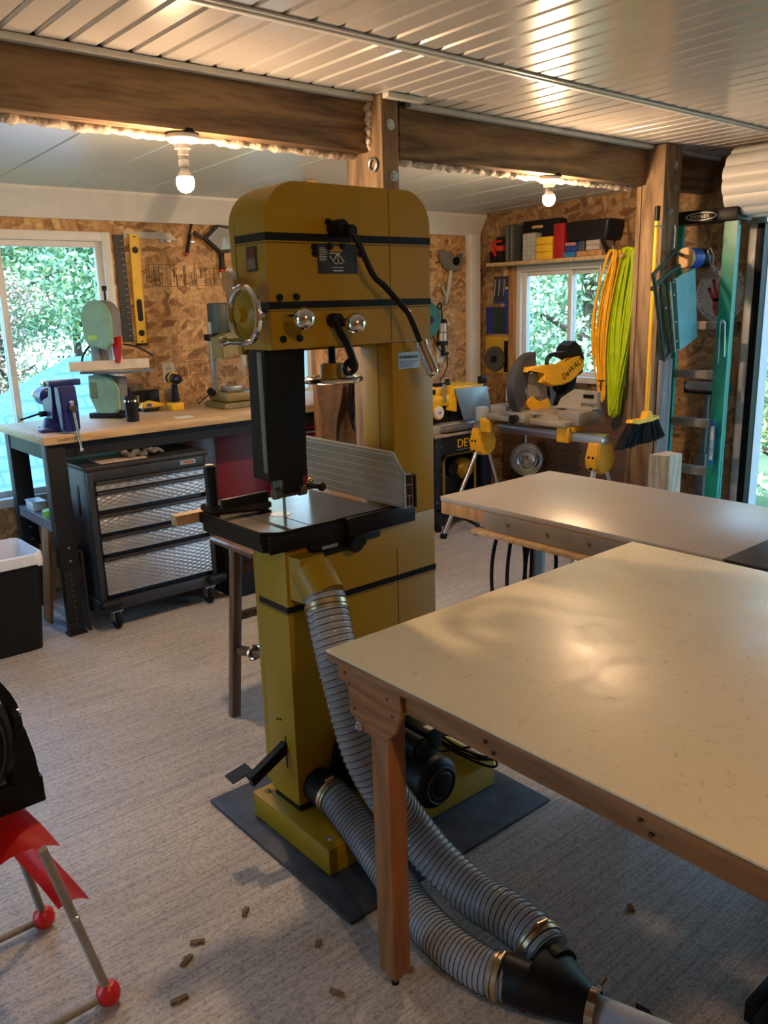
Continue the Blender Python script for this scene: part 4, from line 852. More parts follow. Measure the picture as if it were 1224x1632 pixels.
v = thing('steel_tumbler', 'black insulated tumbler with steel bands on the bench in front of the small green bandsaw', 'tumbler', (1.800, 4.19, bt))
MB().lathe([(0, 0), (.030, 0), (.031, .010), (0, .010)], (1.80, 4.19, bt), n=28).build('base_ring', M['chrome'], v)
MB().lathe([(0, .0101), (.033, .0101), (.036, .115), (0, .115)], (1.80, 4.19, bt), n=28).lathe([(.035, .125), (.034, .142), (.026, .148), (0, .148)], (1.80, 4.19, bt), n=28).lathe([(0, .148), (.010, .148), (.009, .188), (0, .190)], (1.795, 4.19, bt), n=16).build('body', M['blackp'], v)
MB().lathe([(.0362, .1145), (.0370, .1145), (.0366, .125), (.0350, .125)], (1.80, 4.19, bt), n=28).build('steel_band', M['chrome'], v)
tool_y = col('tool_yellow', (.75, .45, .02), .4)
v = thing('drill_charger', 'black charging box with a yellow label beside the small green bandsaw', 'charger', (2.08, 4.71, bt)); MB().box(2.00, 2.20, 4.69, 4.755, bt, bt+.115, .01).build('case', M['blackp'], v); MB().box(2.03, 2.065, 4.6885, 4.6898, bt+.045, bt+.09).build('label', tool_y, v)
v = thing('battery_pack', 'yellow and black battery light lying on the bench left of the cordless drill', 'battery tool', (2.11, 4.62, bt))
MB().box(2.045, 2.135, 4.585, 4.65, bt, bt+.022, .004).build('slide_base', M['blackp'], v); MB().prism([(2.035, bt+.023), (2.045, bt+.050), (2.10, bt+.062), (2.18, bt+.040), (2.185, bt+.023)], 4.59, 4.645, 'y', .006).build('shell', tool_y, v); MB().box(2.065, 2.095, 4.588, 4.5895, bt+.030, bt+.048).build('blue_label', col('label_blue', (.03, .06, .35), .4), v)
v = thing('cordless_drill', 'cordless drill with a yellow battery standing upright on the bench below the outlet', 'drill', (2.23, 4.55, bt))
MB().box(2.185, 2.265, 4.51, 4.585, bt, bt+.045, .006).build('battery', tool_y, v)
MB().prism([(2.205, bt+.046), (2.25, bt+.046), (2.245, bt+.16), (2.215, bt+.16)], 4.53, 4.565, 'y', .008).build('grip', M['blackp'], v)
MB().cyl((2.235, 4.60, bt+.185), (2.215, 4.47, bt+.185), .033, .028, n=22, bev=.004).build('motor_housing', M['blackp'], v)
MB().cyl((2.215, 4.47, bt+.185), (2.208, 4.42, bt+.185), .022, .014, n=18).build('chuck', M['blackp'], v)
MB().tor((2.226, 4.54, bt+.185), (.15, 1, 0), .032, .004, 22, 6).build('yellow_band', tool_y, v)
tag(MB().prism([(2.03, 4.15), (2.13, 4.14), (2.16, 4.235), (2.06, 4.25)], bt+.0005, bt+.0015, 'z').build('note_paper', col('paper', (.62, .60, .56), .8)), 'white slip of paper on the bench right of the tumbler', 'paper')
v = thing('drill_press', 'old olive and grey drill press on the bench left of the big bandsaw', 'drill press', (2.55, 4.42, bt))
dpo = col('press_olive', (.20, .16, .05), .45)
MB().prism([(2.405, 4.28), (2.42, 4.56), (2.72, 4.56), (2.735, 4.28)], bt, bt+.035, 'z', .008).box(2.44, 2.70, 4.31, 4.54, bt+.036, bt+.095, .02).build('base', dpo, v)
MB().box(2.46, 2.56, 4.32, 4.42, bt+.096, bt+.13, .006).build('vise_block', M['fence'], v)
MB().cyl((2.485, 4.52, bt+.09), (2.485, 4.52, bt+.50), .020, n=20).build('column', M['fence'], v)
MB().prism([(2.45, bt+.29), (2.44, bt+.41), (2.52, bt+.44), (2.68, bt+.41), (2.69, bt+.37), (2.56, bt+.36), (2.52, bt+.29)], 4.34, 4.46, 'y', .01).build('head', dpo, v)
MB().cyl((2.60, 4.36, bt+.37), (2.60, 4.36, bt+.24), .018, n=16).cyl((2.60, 4.36, bt+.24), (2.60, 4.36, bt+.17), .012, .006, n=14).build('quill', M['aludull'], v)
MB().box(2.48, 2.60, 4.43, 4.55, bt+.43, bt+.61, .012).build('motor', col('motor_greygreen', (.045, .06, .055), .45), v)
MB().box(2.45, 2.56, 4.46, 4.56, bt+.39, bt+.43, .01).build('motor_mount', M['black'], v)
MB().cyl((2.43, 4.46, bt+.09), (2.405, 4.44, bt+.10), .022, n=16).cyl((2.30, 4.40, bt+.04), (2.41, 4.44, bt+.09), .004, n=8).build('feed_handle', M['black'], v)

# ------------------------------------------------------------------ waste bin
wb = thing('waste_bin', 'black waste bin with a white liner in front of the bench at the left edge', 'waste bin', (1.05, 4.15, 0))
def rrect(cx, cy, hx, hy, r, z, n=5):
    o = []
    for (sx, sy, a) in ((1, 1, 0), (-1, 1, 90), (-1, -1, 180), (1, -1, 270)):
        for i in range(n+1): t_ = R(a+90*i/n); o.append((cx+sx*(hx-r)+r*math.cos(t_), cy+sy*(hy-r)+r*math.sin(t_), z))
    return o
MB().loft([rrect(1.045, 4.20, .115, .155, .035, 0), rrect(1.045, 4.20, .150, .190, .045, .475), rrect(1.045, 4.20, .142, .182, .042, .475), rrect(1.045, 4.20, .108, .148, .03, .012)]).build('bin_body', M['blackp'], wb)
ln = []
for (hx, hy, z, f) in ((.158, .198, .435, 0), (.160, .200, .455, .5), (.157, .197, .492, .3), (.146, .186, .498, .0), (.130, .165, .44, 1), (.105, .14, .30, 1), (.08, .11, .20, .5)):
    lp = rrect(1.045, 4.20, hx, hy, .045, z, 8); ln.append([(x+random.uniform(-.004, .004)*f, y+random.uniform(-.004, .004)*f, zz+random.uniform(-.010, .010)*(1 if z < .45 else .3)) for (x, y, zz) in lp])
MB().loft(ln, cap=False).build('liner', col('liner_white', (.66, .70, .76), .45, var=.05), wb, smooth=60)

# ------------------------------------------------------------------ stool and tool bag
st = thing('wooden_stool', 'dark wooden stool partly hidden behind the big bandsaw', 'stool', (1.68, 2.70, 0))
dw = wood('dark_stool_wood', (.15, .075, .04), (.08, .035, .02), .35, axis=2, scale=8, coat=.3)
MB().box(1.525, 1.88, 2.60, 2.93, .698, .724, .012, None, 3).build('seat', dw, st)
for (fx_, fy_, tx, ty) in ((1.492, 2.765, 1.555, 2.765), (1.63, 2.44, 1.60, 2.60), (1.87, 2.765, 1.81, 2.765), (1.87, 2.55, 1.81, 2.61)): MB().bar((fx_, fy_, 0), (tx, ty, .698), .040, .036, .004).build('leg', dw, st)
MB().bar((1.525, 2.745, .285), (1.57, 2.59, .30), .035, .03, .004).build('stretcher', dw, st); MB().bar((1.53, 2.765, .42), (1.83, 2.765, .42), .03, .03, .003).build('stretcher', dw, st); MB().bar((1.53, 2.765, .62), (1.83, 2.765, .62), .03, .05, .003).build('stretcher', dw, st)
MB().tor((1.547, 2.665, .292), (0, 1, 0), .027, .007, 24, 8).build('chrome_ring', M['chrome'], st)
bg = thing('tool_bag', 'open black tool bag with yellow tools on the floor right of the dark tool chest', 'tool bag', (2.36, 4.11, 0))
MB().loft([rrect(2.36, 4.11, .15, .13, .05, .005), rrect(2.36, 4.11, .155, .135, .05, .18), rrect(2.35, 4.11, .13, .115, .05, .36), rrect(2.35, 4.11, .10, .10, .05, .40)]).build('bag_body', M['rubber'], bg)
MB().box(2.25, 2.32, 4.04, 4.12, .405, .465, .015).build('yellow_tools', tool_y, bg); MB().box(2.35, 2.41, 4.04, 4.14, .405, .45, .012).build('yellow_tools', tool_y, bg); MB().box(2.185, 2.240, 3.948, 3.972, .20, .345, .01).build('yellow_tools', tool_y, bg)
MB().tor((2.35, 4.03, .37), (0.2, 1, 0), .08, .011, 24, 8, arc=PI, start=0).build('carry_handle', M['rubber'], bg)
# ------------------------------------------------------------------ lamps
glow = emit('lamp_glow', (1.0, 0.64, 0.36), BULB)
porc = col('porcelain', (.72, .70, .66), .3)
def lamp(x, y, z, drop, label, group=None):
    t = thing('ceiling_lamp', label, 'lamp', (x, y, z))
    MB().lathe([(0, 0), (.055, 0), (.058, -.006), (.058, -.016), (.045, -.028), (.030, -.034), (.028, -.050), (0, -.050)], (x, y, z), n=32).build('lamp_holder', porc, t)
    MB().cyl((x, y, z-.0005), (x, y, z+.012), .062, n=28).build('canopy', M['rubber'], t)
    zz = z-.050
    if drop: MB().lathe([(0, 0), (.019, 0), (.019, -.02), (.016, -.022), (.016, -.036), (.019, -.038), (.019, -drop), (0, -drop)], (x, y, zz), n=24).build('socket_extender', porc, t); zz -= drop
    MB().lathe([(0, 0), (.014, 0), (.016, -.012), (.024, -.028), (.0285, -.034)], (x, y, zz), n=28).build('bulb_neck', porc, t)
    MB().lathe([(.0285, -.0342), (.0315, -.045), (.0315, -.060), (.026, -.075), (.014, -.085), (0, -.088)], (x, y, zz), n=28).build('glowing_bulb', glow, t, smooth=80)
lamp(1.537, 2.90, 2.228, .060, 'bare glowing bulb in a white holder on the beam, left of the big bandsaw')
lamp(3.614, 2.90, 2.228, .006, 'bare glowing bulb in a white holder on the beam, right of the big bandsaw')
lamp(0.55, -1.0, 2.43, .0, 'bare glowing bulb in a white holder on the ribbed ceiling behind the viewer')

# ------------------------------------------------------------------ back wall tools
yw = YB-.002
tool_y = M['tool_yellow']
t = thing('framing_square', 'dark steel framing square hanging on the OSB wall right of the large window', 'framing square', (2.105, yw, 1.437))
MB().box(2.072, 2.138, yw-.006, yw, 1.437, 2.050).build('blade', col('square_black', (.035, .033, .03), .4, metal=.4), t)
MB().prism([(2.1385, 2.035), (2.1385, 2.072), (2.435, 2.068), (2.475, 2.030)], yw-.006, yw, 'y').build('tongue', M['aludull'], t)
b = MB()
for i in range(34): b.box(2.078, 2.092+random.uniform(0, .02), yw-.0068, yw-.0061, 1.45+i*.017, 1.4515+i*.017); b.box(2.112, 2.132, yw-.0068, yw-.0061, 1.452+i*.017, 1.4595+i*.017) if i % 2 else None
b.build('scale_marks', col('mark_grey', (.13, .12, .11), .5), t)
t = thing('spirit_level', 'long yellow spirit level hanging upright beside the framing square', 'level', (2.19, yw, 1.425))
m = MB()
lx = lambda z: 2.153+(z-1.427)*.0206
body = [(lx(1.427), 1.427), (lx(1.427)+.060, 1.427), (lx(2.057)+.060, 2.057), (lx(2.057), 2.057)]
m.prism(body, yw-.022, yw-.0075, 'y', .003); m.build('level_body', tool_y, t)
b = MB()
for z in (1.487, 1.965): b.cyl((lx(z)+.03, yw-.0221, z), (lx(z)+.03, yw-.0245, z), .019, n=24)
for z in (1.437, 2.040): b.cyl((lx(z)+.03, yw-.0221, z), (lx(z)+.03, yw-.0245, z), .005, n=12)
b.build('vial_ports', M['blackp'], t)
b = MB()
for z in (1.62,): b.loft([[(lx(z)+.03+.017*math.cos(a)*1, yy, z+(.048 if math.sin(a) > 0 else -.048)+.017*math.sin(a)) for a in [2*PI*i/24 for i in range(24)]] for yy in (yw-.0221, yw-.0245)])
b.build('grip_slot', M['blackp'], t)
MB().box(lx(1.424)-.004, lx(1.424)+.064, yw-.024, yw-.0075, 1.416, 1.4265, .002).build('end_cap', M['blackp'], t)
tag(MB().box(2.36, 2.385, yw-.015, yw, 2.012, 2.030, .003).box(2.40, 2.435, yw-.015, yw, 2.012, 2.030, .003).build('wall_clip', M['galv']), 'pair of small steel clips on the OSB wall under the tip of the framing square', 'clip')
t = thing('hand_clamp', 'red tipped dark clamp handle hanging from a clip left of the shop light', 'clamp', (2.55, yw, 1.94))
MB().bar((2.530, yw-.02, 1.955), (2.560, yw-.02, 2.06), .020, .018, .004).bar((2.558, yw-.014, 2.06), (2.60, yw-.010, 2.17), .012, .010).build('clamp_bar', M['black'], t)
MB().bar((2.524, yw-.02, 1.936), (2.530, yw-.02, 1.954), .022, .02, .003).build('red_tip', M['handle_red'], t)
MB().box(2.555, 2.585, yw-.03, yw-.008, 2.012, 2.028, .002).build('clip', M['galv'], t)
t = thing('shop_light', 'angular silver faced shop light in a black frame on the OSB wall', 'work light', (2.76, yw, 1.95))
o6 = [(2.640, 2.040), (2.742, 2.125), (2.83, 2.115), (2.90, 2.04), (2.85, 1.965), (2.745, 1.957)]
MB().prism(o6, yw-.055, yw-.01, 'y', .008).build('frame', M['blackp'], t)
cx_, cz_ = 2.755, 2.045; b = MB(); i6 = [((p[0]-cx_)*.80+cx_, (p[1]-cz_)*.80+cz_) for p in o6]
vc = b.bm.verts.new((cx_+.01, yw-.072, cz_+.005)); vs = [b.bm.verts.new((p[0], yw-.0555, p[1])) for p in i6]
for i in range(6): b.bm.faces.new((vs[i], vs[(i+1) % 6], vc))
b.build('faceted_lens', col('lens_silver', (.50, .50, .50), .2, metal=.5), t, smooth=0)
MB().bar((2.640, yw-.03, 2.045), (2.585, yw-.03, 2.075), .02, .02).build('bracket', M['blackp'], t); MB().bar((2.77, yw-.02, 1.957), (2.765, yw-.02, 1.86), .026, .02, .003).build('handle', M['blackp'], t)
MB().bar((2.765, yw-.02, 1.859), (2.765, yw-.02, 1.845), .024, .02, .002).build('red_tip', M['handle_red'], t)
MB().tube(bez([(2.765, yw-.02, 1.845), (2.775, yw-.015, 1.78), (2.80, yw-.015, 1.60), (2.80, yw-.01, 1.40)], 6), .0028, 6).build('cord', M['blackp'], t)
# OSB mill stamps, printed on the sheets
ink = col('stamp_ink', (.05, .03, .018), .8); b = MB(); rnd = random.Random(11)
def stamp(x0, x1, z0, z1, dens):
    x = x0
    while x < x1:
        wd = rnd.choice((.002, .003, .006))
        if rnd.random() < .8:
            h0 = z0+(z1-z0)*rnd.choice((0, 0, .15, .4)); h1 = z1-(z1-z0)*rnd.choice((0, 0, .2, .45)); b.box(x, x+wd, yw+.0008, yw+.0015, h0, h1)
        x += rnd.uniform(.008, .02)*dens
for (x0, x1, z0, z1) in ((2.24, 2.52, 1.76, 1.88), (2.56, 2.90, 1.765, 1.86), (2.42, 2.62, 1.215, 1.29)):
    stamp(x0, x1, z0, z1, 1); b.box(x0, x1, yw+.0008, yw+.0015, z0-.006, z0-.003); b.box(x0+.03, x1-.05, yw+.0008, yw+.0015, z1+.004, z1+.007)
for (x0, z0) in ((2.28, 1.80), (2.33, 1.78)): b.tor((x0, yw+.0008, z0), (0, 1, 0), .018, .002, 16, 4)
struct(b.build('trim_19', ink, smooth=0))
def outlet(x0, x1, z0, z1, lab, y=yw, extra=True):
    t = thing('wall_outlet', lab, 'outlet', ((x0+x1)/2, y, z0))
    MB().box(x0, x1, y-.006, y, z0, z1, .002).build('cover_plate', col('plate_ivory', (.60, .54, .42), .4), t)
    zc = (z0+z1)/2; b = MB()
    for dz in (-.025, .025): b.cyl(((x0+x1)/2, y-.0061, zc+dz), ((x0+x1)/2, y-.0085, zc+dz), .017, n=20)
    b.build('socket', col('socket_ivory', (.52, .47, .38), .4), t)
    b = MB()
    for dz in (-.025, .025):
        for dx in (-.006, .006): b.box((x0+x1)/2+dx-.001, (x0+x1)/2+dx+.001, y-.0092, y-.0086, zc+dz-.004, zc+dz+.006)
    b.build('slots', M['black'], t); return t
outlet(2.305, 2.385, 1.175, 1.30, 'ivory wall outlet above the cordless drill on the back wall')
outlet(4.665, 4.742, 1.145, 1.275, 'ivory wall outlet with a black plug near the back right corner')
tag(MB().box(4.705, 4.765, yw-.045, yw-.0095, 1.205, 1.225, .004).tube(bez([(4.72, yw-.03, 1.21), (4.66, yw-.03, 1.26), (4.62, yw-.02, 1.35), (4.60, yw-.02, 1.42)], 6), .004, 6).tube(bez([(4.755, yw-.03, 1.21), (4.76, yw-.03, 1.12), (4.72, yw-.03, 1.05), (4.68, yw-.03, 1.02), (4.66, yw-.05, .96)], 6), .004, 6).build('plug_cord', M['blackp']), 'black plug and cord at the outlet near the back right corner', 'cord')
t = thing('caged_inspection_light', 'black and white hand lamp hanging upright near the back right corner', 'work light', (4.69, yw, 1.29))
MB().cyl((4.688, yw-.05, 1.455), (4.688, yw-.05, 1.485), .042, .030, n=24).cyl((4.688, yw-.05, 1.285), (4.688, yw-.05, 1.318), .042, n=24).cyl((4.695, yw-.05, 1.20), (4.69, yw-.05, 1.285), .016, n=16).cyl((4.688, yw-.05, 1.485), (4.68, yw-.05, 1.56), .006, n=10).build('housing', M['blackp'], t)
MB().cyl((4.688, yw-.05, 1.318), (4.688, yw-.05, 1.455), .034, n=24).build('white_lens', col('lens_white', (.62, .62, .58), .3), t)
b = MB()
for i in range(6): a = PI*i/3; b.cyl((4.688+.038*math.cos(a), yw-.05+.038*math.sin(a), 1.315), (4.688+.038*math.cos(a), yw-.05+.038*math.sin(a), 1.46), .0025, n=6)
b.tor((4.688, yw-.05, 1.385), (0, 0, 1), .038, .0025, 24, 6).build('cage', M['blackp'], t)
MB().tor((4.68, yw-.03, 1.585), (0, 1, 0), .022, .006, 20, 8).build('hook', M['blackp'], t)
grn = col('reel_green', (.012, .10, .075), .45)
t = thing('cord_reel', 'dark green round cord reel on the back wall just right of the bandsaw', 'cord reel', (4.50, yw, 1.36))
MB().cyl((4.50, yw-.09, 1.485), (4.50, yw-.075, 1.485), .135, n=36, bev=.003).cyl((4.50, yw-.02, 1.485), (4.50, yw-.005, 1.485), .135, n=36, bev=.003).build('reel_discs', grn, t)
MB().cyl((4.50, yw-.0745, 1.485), (4.50, yw-.0205, 1.485), .09, n=30).build('wound_cord', M['rubber'], t)
MB().cyl((4.50, yw-.12, 1.485), (4.50, yw-.0905, 1.485), .03, n=20).cyl((4.61, yw-.06, 1.49), (4.64, yw-.05, 1.46), .012, n=12).build('hub', M['blackp'], t)
t = thing('string_trimmer_head', 'grey tool with a curved guard hanging on the back wall near the white downpipe', 'hand tool', (4.79, yw, 1.62))
gy = col('tool_grey', (.17, .165, .16), .5)
MB().prism([(4.685, 2.01), (4.70, 1.93), (4.74, 1.875), (4.80, 1.845), (4.88, 1.86), (4.925, 1.92), (4.918, 1.985), (4.895, 1.985), (4.88, 1.92), (4.83, 1.955), (4.78, 1.995)], yw-.06, yw-.01, 'y', .008).build('guard', gy, t)
MB().cyl((4.83, yw-.075, 1.925), (4.83, yw-.0605, 1.925), .032, n=20).build('hub', M['black'], t)
MB().tube(bez([(4.80, yw-.04, 1.86), (4.785, yw-.04, 1.79), (4.765, yw-.04, 1.70), (4.745, yw-.04, 1.66)], 6), [.018]*19, 12).tube(bez([(4.745, yw-.04, 1.66), (4.72, yw-.04, 1.70), (4.70, yw-.04, 1.735)], 6), .011, 10).prism([(4.735, 1.675), (4.765, 1.665), (4.745, 1.60), (4.735, 1.60)], yw-.05, yw-.03, 'y', .003).build('handle', M['aludull'], t)

# ------------------------------------------------------------------ end wall: shelf and cases
tag(MB().box(4.93, 5.146, 3.33, 4.56, 1.872, 1.897, .002).box(5.10, 5.146, 3.36, 3.39, 1.80, 1.872).box(5.10, 5.146, 4.50, 4.53, 1.80, 1.872).build('wall_shelf', M['birch']), 'pale wooden shelf on the end wall above the window', 'shelf')
zs = 1.8975
def case(name, label, cat, y0, y1, z0, z1, mat, x0=4.955, x1=5.12, bev=.006, handle=None):
    t = thing(name, label, cat, ((x0+x1)/2, (y0+y1)/2, z0)); MB().box(x0, x1, y0, y1, z0, z1, bev).build('case_body', mat, t); return t
blk = M['blackp']
t = case('caulk_box', 'black box with a red carry handle at the left end of the wall shelf', 'tool case', 4.41, 4.545, zs, zs+.085, blk)
MB().box(4.96, 5.1, 4.415, 4.52, zs+.0855, zs+.125, .004).build('red_tray', M['handle_red'], t)
MB().tube([(4.955, 4.42, zs+.155), (4.95, 4.53, zs+.150), (4.95, 4.475, zs+.05)], .011, 8).build('handle', col('handle_bright_red', (.62, .02, .012), .4), t)
MB().box(4.98, 5.1, 4.41, 4.50, zs+.126, zs+.19, .006).build('upper_box', blk, t)
for y0, y1, lab in ((4.345, 4.388, 'narrow charcoal tool case standing upright, first from the left on the shelf'), (4.298, 4.341, 'narrow charcoal tool case standing upright, second from the left on the shelf')):
    t = case('upright_tool_case', lab, 'tool case', y0, y1, zs, 2.165, col('case_charcoal', (.055, .06, .058), .45)); MB().box(4.951, 4.9545, y0+.016, y0+.021, zs+.01, 2.15).build('case_seam', M['galv'], t)
t = case('large_tool_case', 'large black tool case with a tan label standing at the back of the shelf', 'tool case', 3.94, 4.29, zs, 2.185, blk, x0=5.035, x1=5.14, bev=.02)
MB().box(5.0315, 5.0345, 4.09, 4.19, 2.125, 2.145, .001).build('tan_label', col('tan_label', (.5, .3, .14), .5), t)
t = case('parts_organizer', 'grey parts organizer with small drawers beside the yellow boxes', 'organizer', 4.092, 4.215, zs, 2.09, col('organizer_grey', (.30, .32, .28), .5), x1=5.03)
b = MB()
for i in range(6):
    for k in range(3): b.box(4.9515, 4.9545, 4.098+k*.038, 4.132+k*.038, zs+.008+i*.03, zs+.034+i*.03, .001)
b.build('drawer_fronts', col('organizer_pale', (.38, .40, .36), .35), t)
for i, wd in enumerate(('bottom', 'middle', 'top')):
    case('yellow_bit_box', 'yellow plastic box, %s one of the stack of three on the shelf' % wd, 'box', 3.938, 4.085, zs+i*.0525, zs+.0515+i*.0525, tool_y, x1=5.03, bev=.005)['group'] = 'yellow boxes stacked on the shelf'
case('red_case', 'red case standing upright on the shelf beside the yellow boxes', 'tool case', 3.834, 3.930, zs, 2.135, col('case_red', (.36, .012, .012), .4))
case('flat_blue_box', 'flat light blue box on the shelf right of the red case', 'box', 3.722, 3.828, zs, 1.934, col('box_sky', (.03, .16, .38), .4), x0=4.94)
t = case('blue_box', 'dark blue box with a colourful top band stacked on the flat light blue box', 'box', 3.722, 3.826, 1.9345, 2.0, col('box_blue', (.02, .05, .25), .4)); MB().box(4.9515, 4.9545, 3.73, 3.82, 1.978, 1.997).build('label', col('label_pink', (.5, .2, .2), .5), t)
case('wooden_box', 'low orange brown wooden block on the shelf under the small organizer', 'block', 3.505, 3.715, zs, 1.934, M['pine'], x0=4.94)
t = case('small_organizer', 'small grey drawer organizer standing on the wooden block on the shelf', 'organizer', 3.53, 3.645, 1.9345, 2.004, col('organizer_taupe', (.30, .27, .24), .5))
MB().box(4.951, 4.9545, 3.535, 3.64, 1.940, 1.966).box(4.951, 4.9545, 3.535, 3.64, 1.972, 1.998).build('drawer_fronts', col('organizer_front', (.42, .38, .33), .4), t)
case('dark_canister', 'dark tin between the blue box and the small organizer on the shelf', 'tin', 3.66, 3.715, 1.9345, 2.003, col('tin_dark', (.06, .07, .10), .4))
t = thing('black_tool_bag', 'wide black tool bag lying on top of the boxes at the right of the shelf', 'tool bag', (5.03, 3.65, 2.005))
MB().loft([rrect(5.03, 3.645, .085, .170, .03, 2.0055), rrect(5.03, 3.640, .088, .180, .03, 2.06), rrect(5.03, 3.640, .088, .188, .03, 2.125), rrect(5.03, 3.64, .07, .17, .03, 2.135)]).build('bag_body', blk, t)
MB().tube(bez([(4.935, 3.50, 2.00), (4.93, 3.485, 1.97), (4.935, 3.465, 1.935), (4.94, 3.45, 1.91)], 5), .012, 8).build('strap', M['rubber'], t)
# carded tools beside the window
t = thing('plier_card', 'blue and black card of pliers hanging on the end wall under the shelf', 'tool card', (XE, 4.60, 1.58))
MB().box(XE-.012, XE-.002, 4.505, 4.665, 1.60, 1.80, .003).build('backing_card', col('card_dark', (.03, .035, .06), .5), t)
b = MB()
for y in (4.55, 4.60, 4.645): b.bar((XE-.02, y, 1.65), (XE-.02, y-.01, 1.78), .012, .012, .002)
b.build('plier_jaws', M['alu'], t); MB().box(XE-.02, XE-.0125, 4.505, 4.54, 1.56, 1.72, .003).box(XE-.02, XE-.0125, 4.51, 4.66, 1.595, 1.61, .002).build('blue_grips', M['label_blue'], t)
MB().box(XE-.022, XE-.0205, 4.505, 4.53, 1.70, 1.72).build('yellow_tab', tool_y, t)
t = thing('bar_clamp_card', 'blue and dark green carded clamp hanging below the pliers', 'tool card', (XE, 4.6, 1.35))
MB().box(XE-.012, XE-.002, 4.50, 4.745, 1.355, 1.565, .003).build('backing_card', col('card_blue', (.015, .035, .20), .5), t)
MB().box(XE-.024, XE-.0125, 4.545, 4.66, 1.36, 1.56, .006).build('dark_insert', col('insert_green', (.015, .04, .03), .4), t)
t = thing('grinding_wheel_pack', 'yellow pack holding a dark grinding wheel on the end wall left of the window', 'grinding wheel', (XE, 4.63, 1.03))
MB().box(XE-.010, XE-.002, 4.505, 4.755, 1.035, 1.33, .002).build('yellow_card', col('card_yellow', (.50, .32, .02), .5), t)
MB().box(XE-.0125, XE-.0105, 4.50, 4.55, 1.05, 1.30).build('black_band', M['black'], t)
MB().lathe([(.018, 0), (.098, 0), (.100, .006), (.100, .022), (.098, .028), (.060, .028), (.055, .022), (.018, .022), (.018, 0)], (XE-.013, 4.635, 1.155), (-1, 0, 0), 40).build('grinding_wheel', col('wheel_grey', (.07, .065, .06), .9, bump=.5, scale=80), t)
MB().lathe([(0, 0), (.03, 0), (.028, .012), (0, .012)], (XE-.036, 4.635, 1.155), (-1, 0, 0), 20).build('hub_label', M['blackp'], t)
tag(MB().box(5.085, 5.12, 3.25, 4.50, .18, .92, .003).build('pegboard_panel', wood('pegboard_brown', (.14, .075, .035), (.10, .05, .024), .6, axis=1)), 'brown pegboard panel against the end wall under the window', 'pegboard')
pgb = bpy.data.objects['pegboard_panel']; b = MB()
for i in range(9):
    for k in range(6):
        b.cyl((5.0848, 3.33+i*.135, .25+k*.12), (5.0838, 3.33+i*.135, .25+k*.12), .008, n=8)
b.build('peg_holes', M['black'], pgb)
t = thing('dish_heater', 'round chrome dish heater with concentric wires behind the mitre saw stand', 'heater', (4.93, 4.12, 0))
MB().lathe([(.02, .05), (.06, .045), (.10, .02), (.125, -.01), (.128, -.012), (.10, .03), (.06, .058), (.02, .065), (.02, .05)], (4.90, 4.10, .42), (.7, .72, 0), 40).build('reflector', M['chrome'], t)
b = MB()
for r_ in (.03, .055, .08, .105): b.tor((4.893, 4.092, .42), (.7, .72, 0), r_, .003, 36, 6)
b.bar((4.98, 4.005, .42), (4.805, 4.18, .42), .005); b.build('wire_guard', M['galv'], t)
MB().cyl((4.95, 4.15, .02), (4.95, 4.15, .70), .012, n=12).cyl((4.95, 4.15, 0), (4.95, 4.15, .02), .11, n=28).build('stand', M['galv'], t)

# ------------------------------------------------------------------ hose and cord bundles on the wall hook
def bundle(name, label, cat, L0, R0, ztop, zbot, turns, r, mat, xs, seed=1):
    rnd = random.Random(seed); P = []; n = 44
    par = [(rnd.uniform(0, 1), rnd.uniform(0, .13), rnd.uniform(-.02, .02), rnd.uniform(-.025, .025)) for k in range(turns+1)]
    for k in range(turns):
        for i in range(n):
            f = i/n; a = [par[k][q]*(1-f)+par[k+1][q]*f for q in range(4)]; th = 2*PI*f
            zb = zbot+a[1]; u = (1-math.cos(th))/2
            yl = L0[0]+(L0[1]-L0[0])*math.sin(PI*min(1, u*.95))+(L0[2]-L0[0])*u*u; yr = R0[0]+(R0[1]-R0[0])*math.sin(PI*min(1, u*.95))+(R0[2]-R0[0])*u**2.2
            s_ = math.sin(th); s_ = math.copysign(abs(s_)**.6, s_); w_ = .04+.96*a[0]
            P.append((xs+a[3]+.015*math.cos(th+k), (yl+yr)/2+a[2]*.6+(yl-yr)/2*s_*w_+(a[0]-.5)*.05, ztop-(ztop-zb)*u-.02*(1-a[0])*(1-u)))
    return tag(MB().tube(P, r, 7).build(name, mat, smooth=80), label, cat)
bundle('extension_cord', 'orange yellow extension cord coiled in long loops on the end wall hook', 'cord', (3.415, 3.505, 3.44), (3.32, 3.40, 3.39), 1.925, .90, 14, .0062, col('cord_orange', (.90, .47, .015), .4), 4.915, 3)
bundle('air_hose', 'lime green air hose coiled in long loops on the end wall hook', 'hose', (3.37, 3.44, 3.40), (3.215, 3.225, 3.36), 1.935, .775, 26, .0085, col('hose_lime', (.50, .68, .01), .35), 4.99, 5)
tag(MB().tube(bez([(XE, 3.36, 2.0), (5.05, 3.36, 1.95), (4.93, 3.37, 1.915), (4.88, 3.38, 1.95)], 6), .007, 8).box(XE-.008, XE-.001, 3.34, 3.38, 1.93, 2.07, .002).build('wall_hook', M['galv']), 'steel wall hook carrying the orange cord and the lime hose', 'hook')
tag(MB().cyl((4.93, 3.50, 1.77), (4.93, 3.51, 1.71), .016, n=14).cyl((4.93, 3.50, 1.83), (4.93, 3.50, 1.775), .013, n=14).build('hose_plug', M['aludull']), 'dark plug ends of the cord at the left of the hanging coil', 'plug')

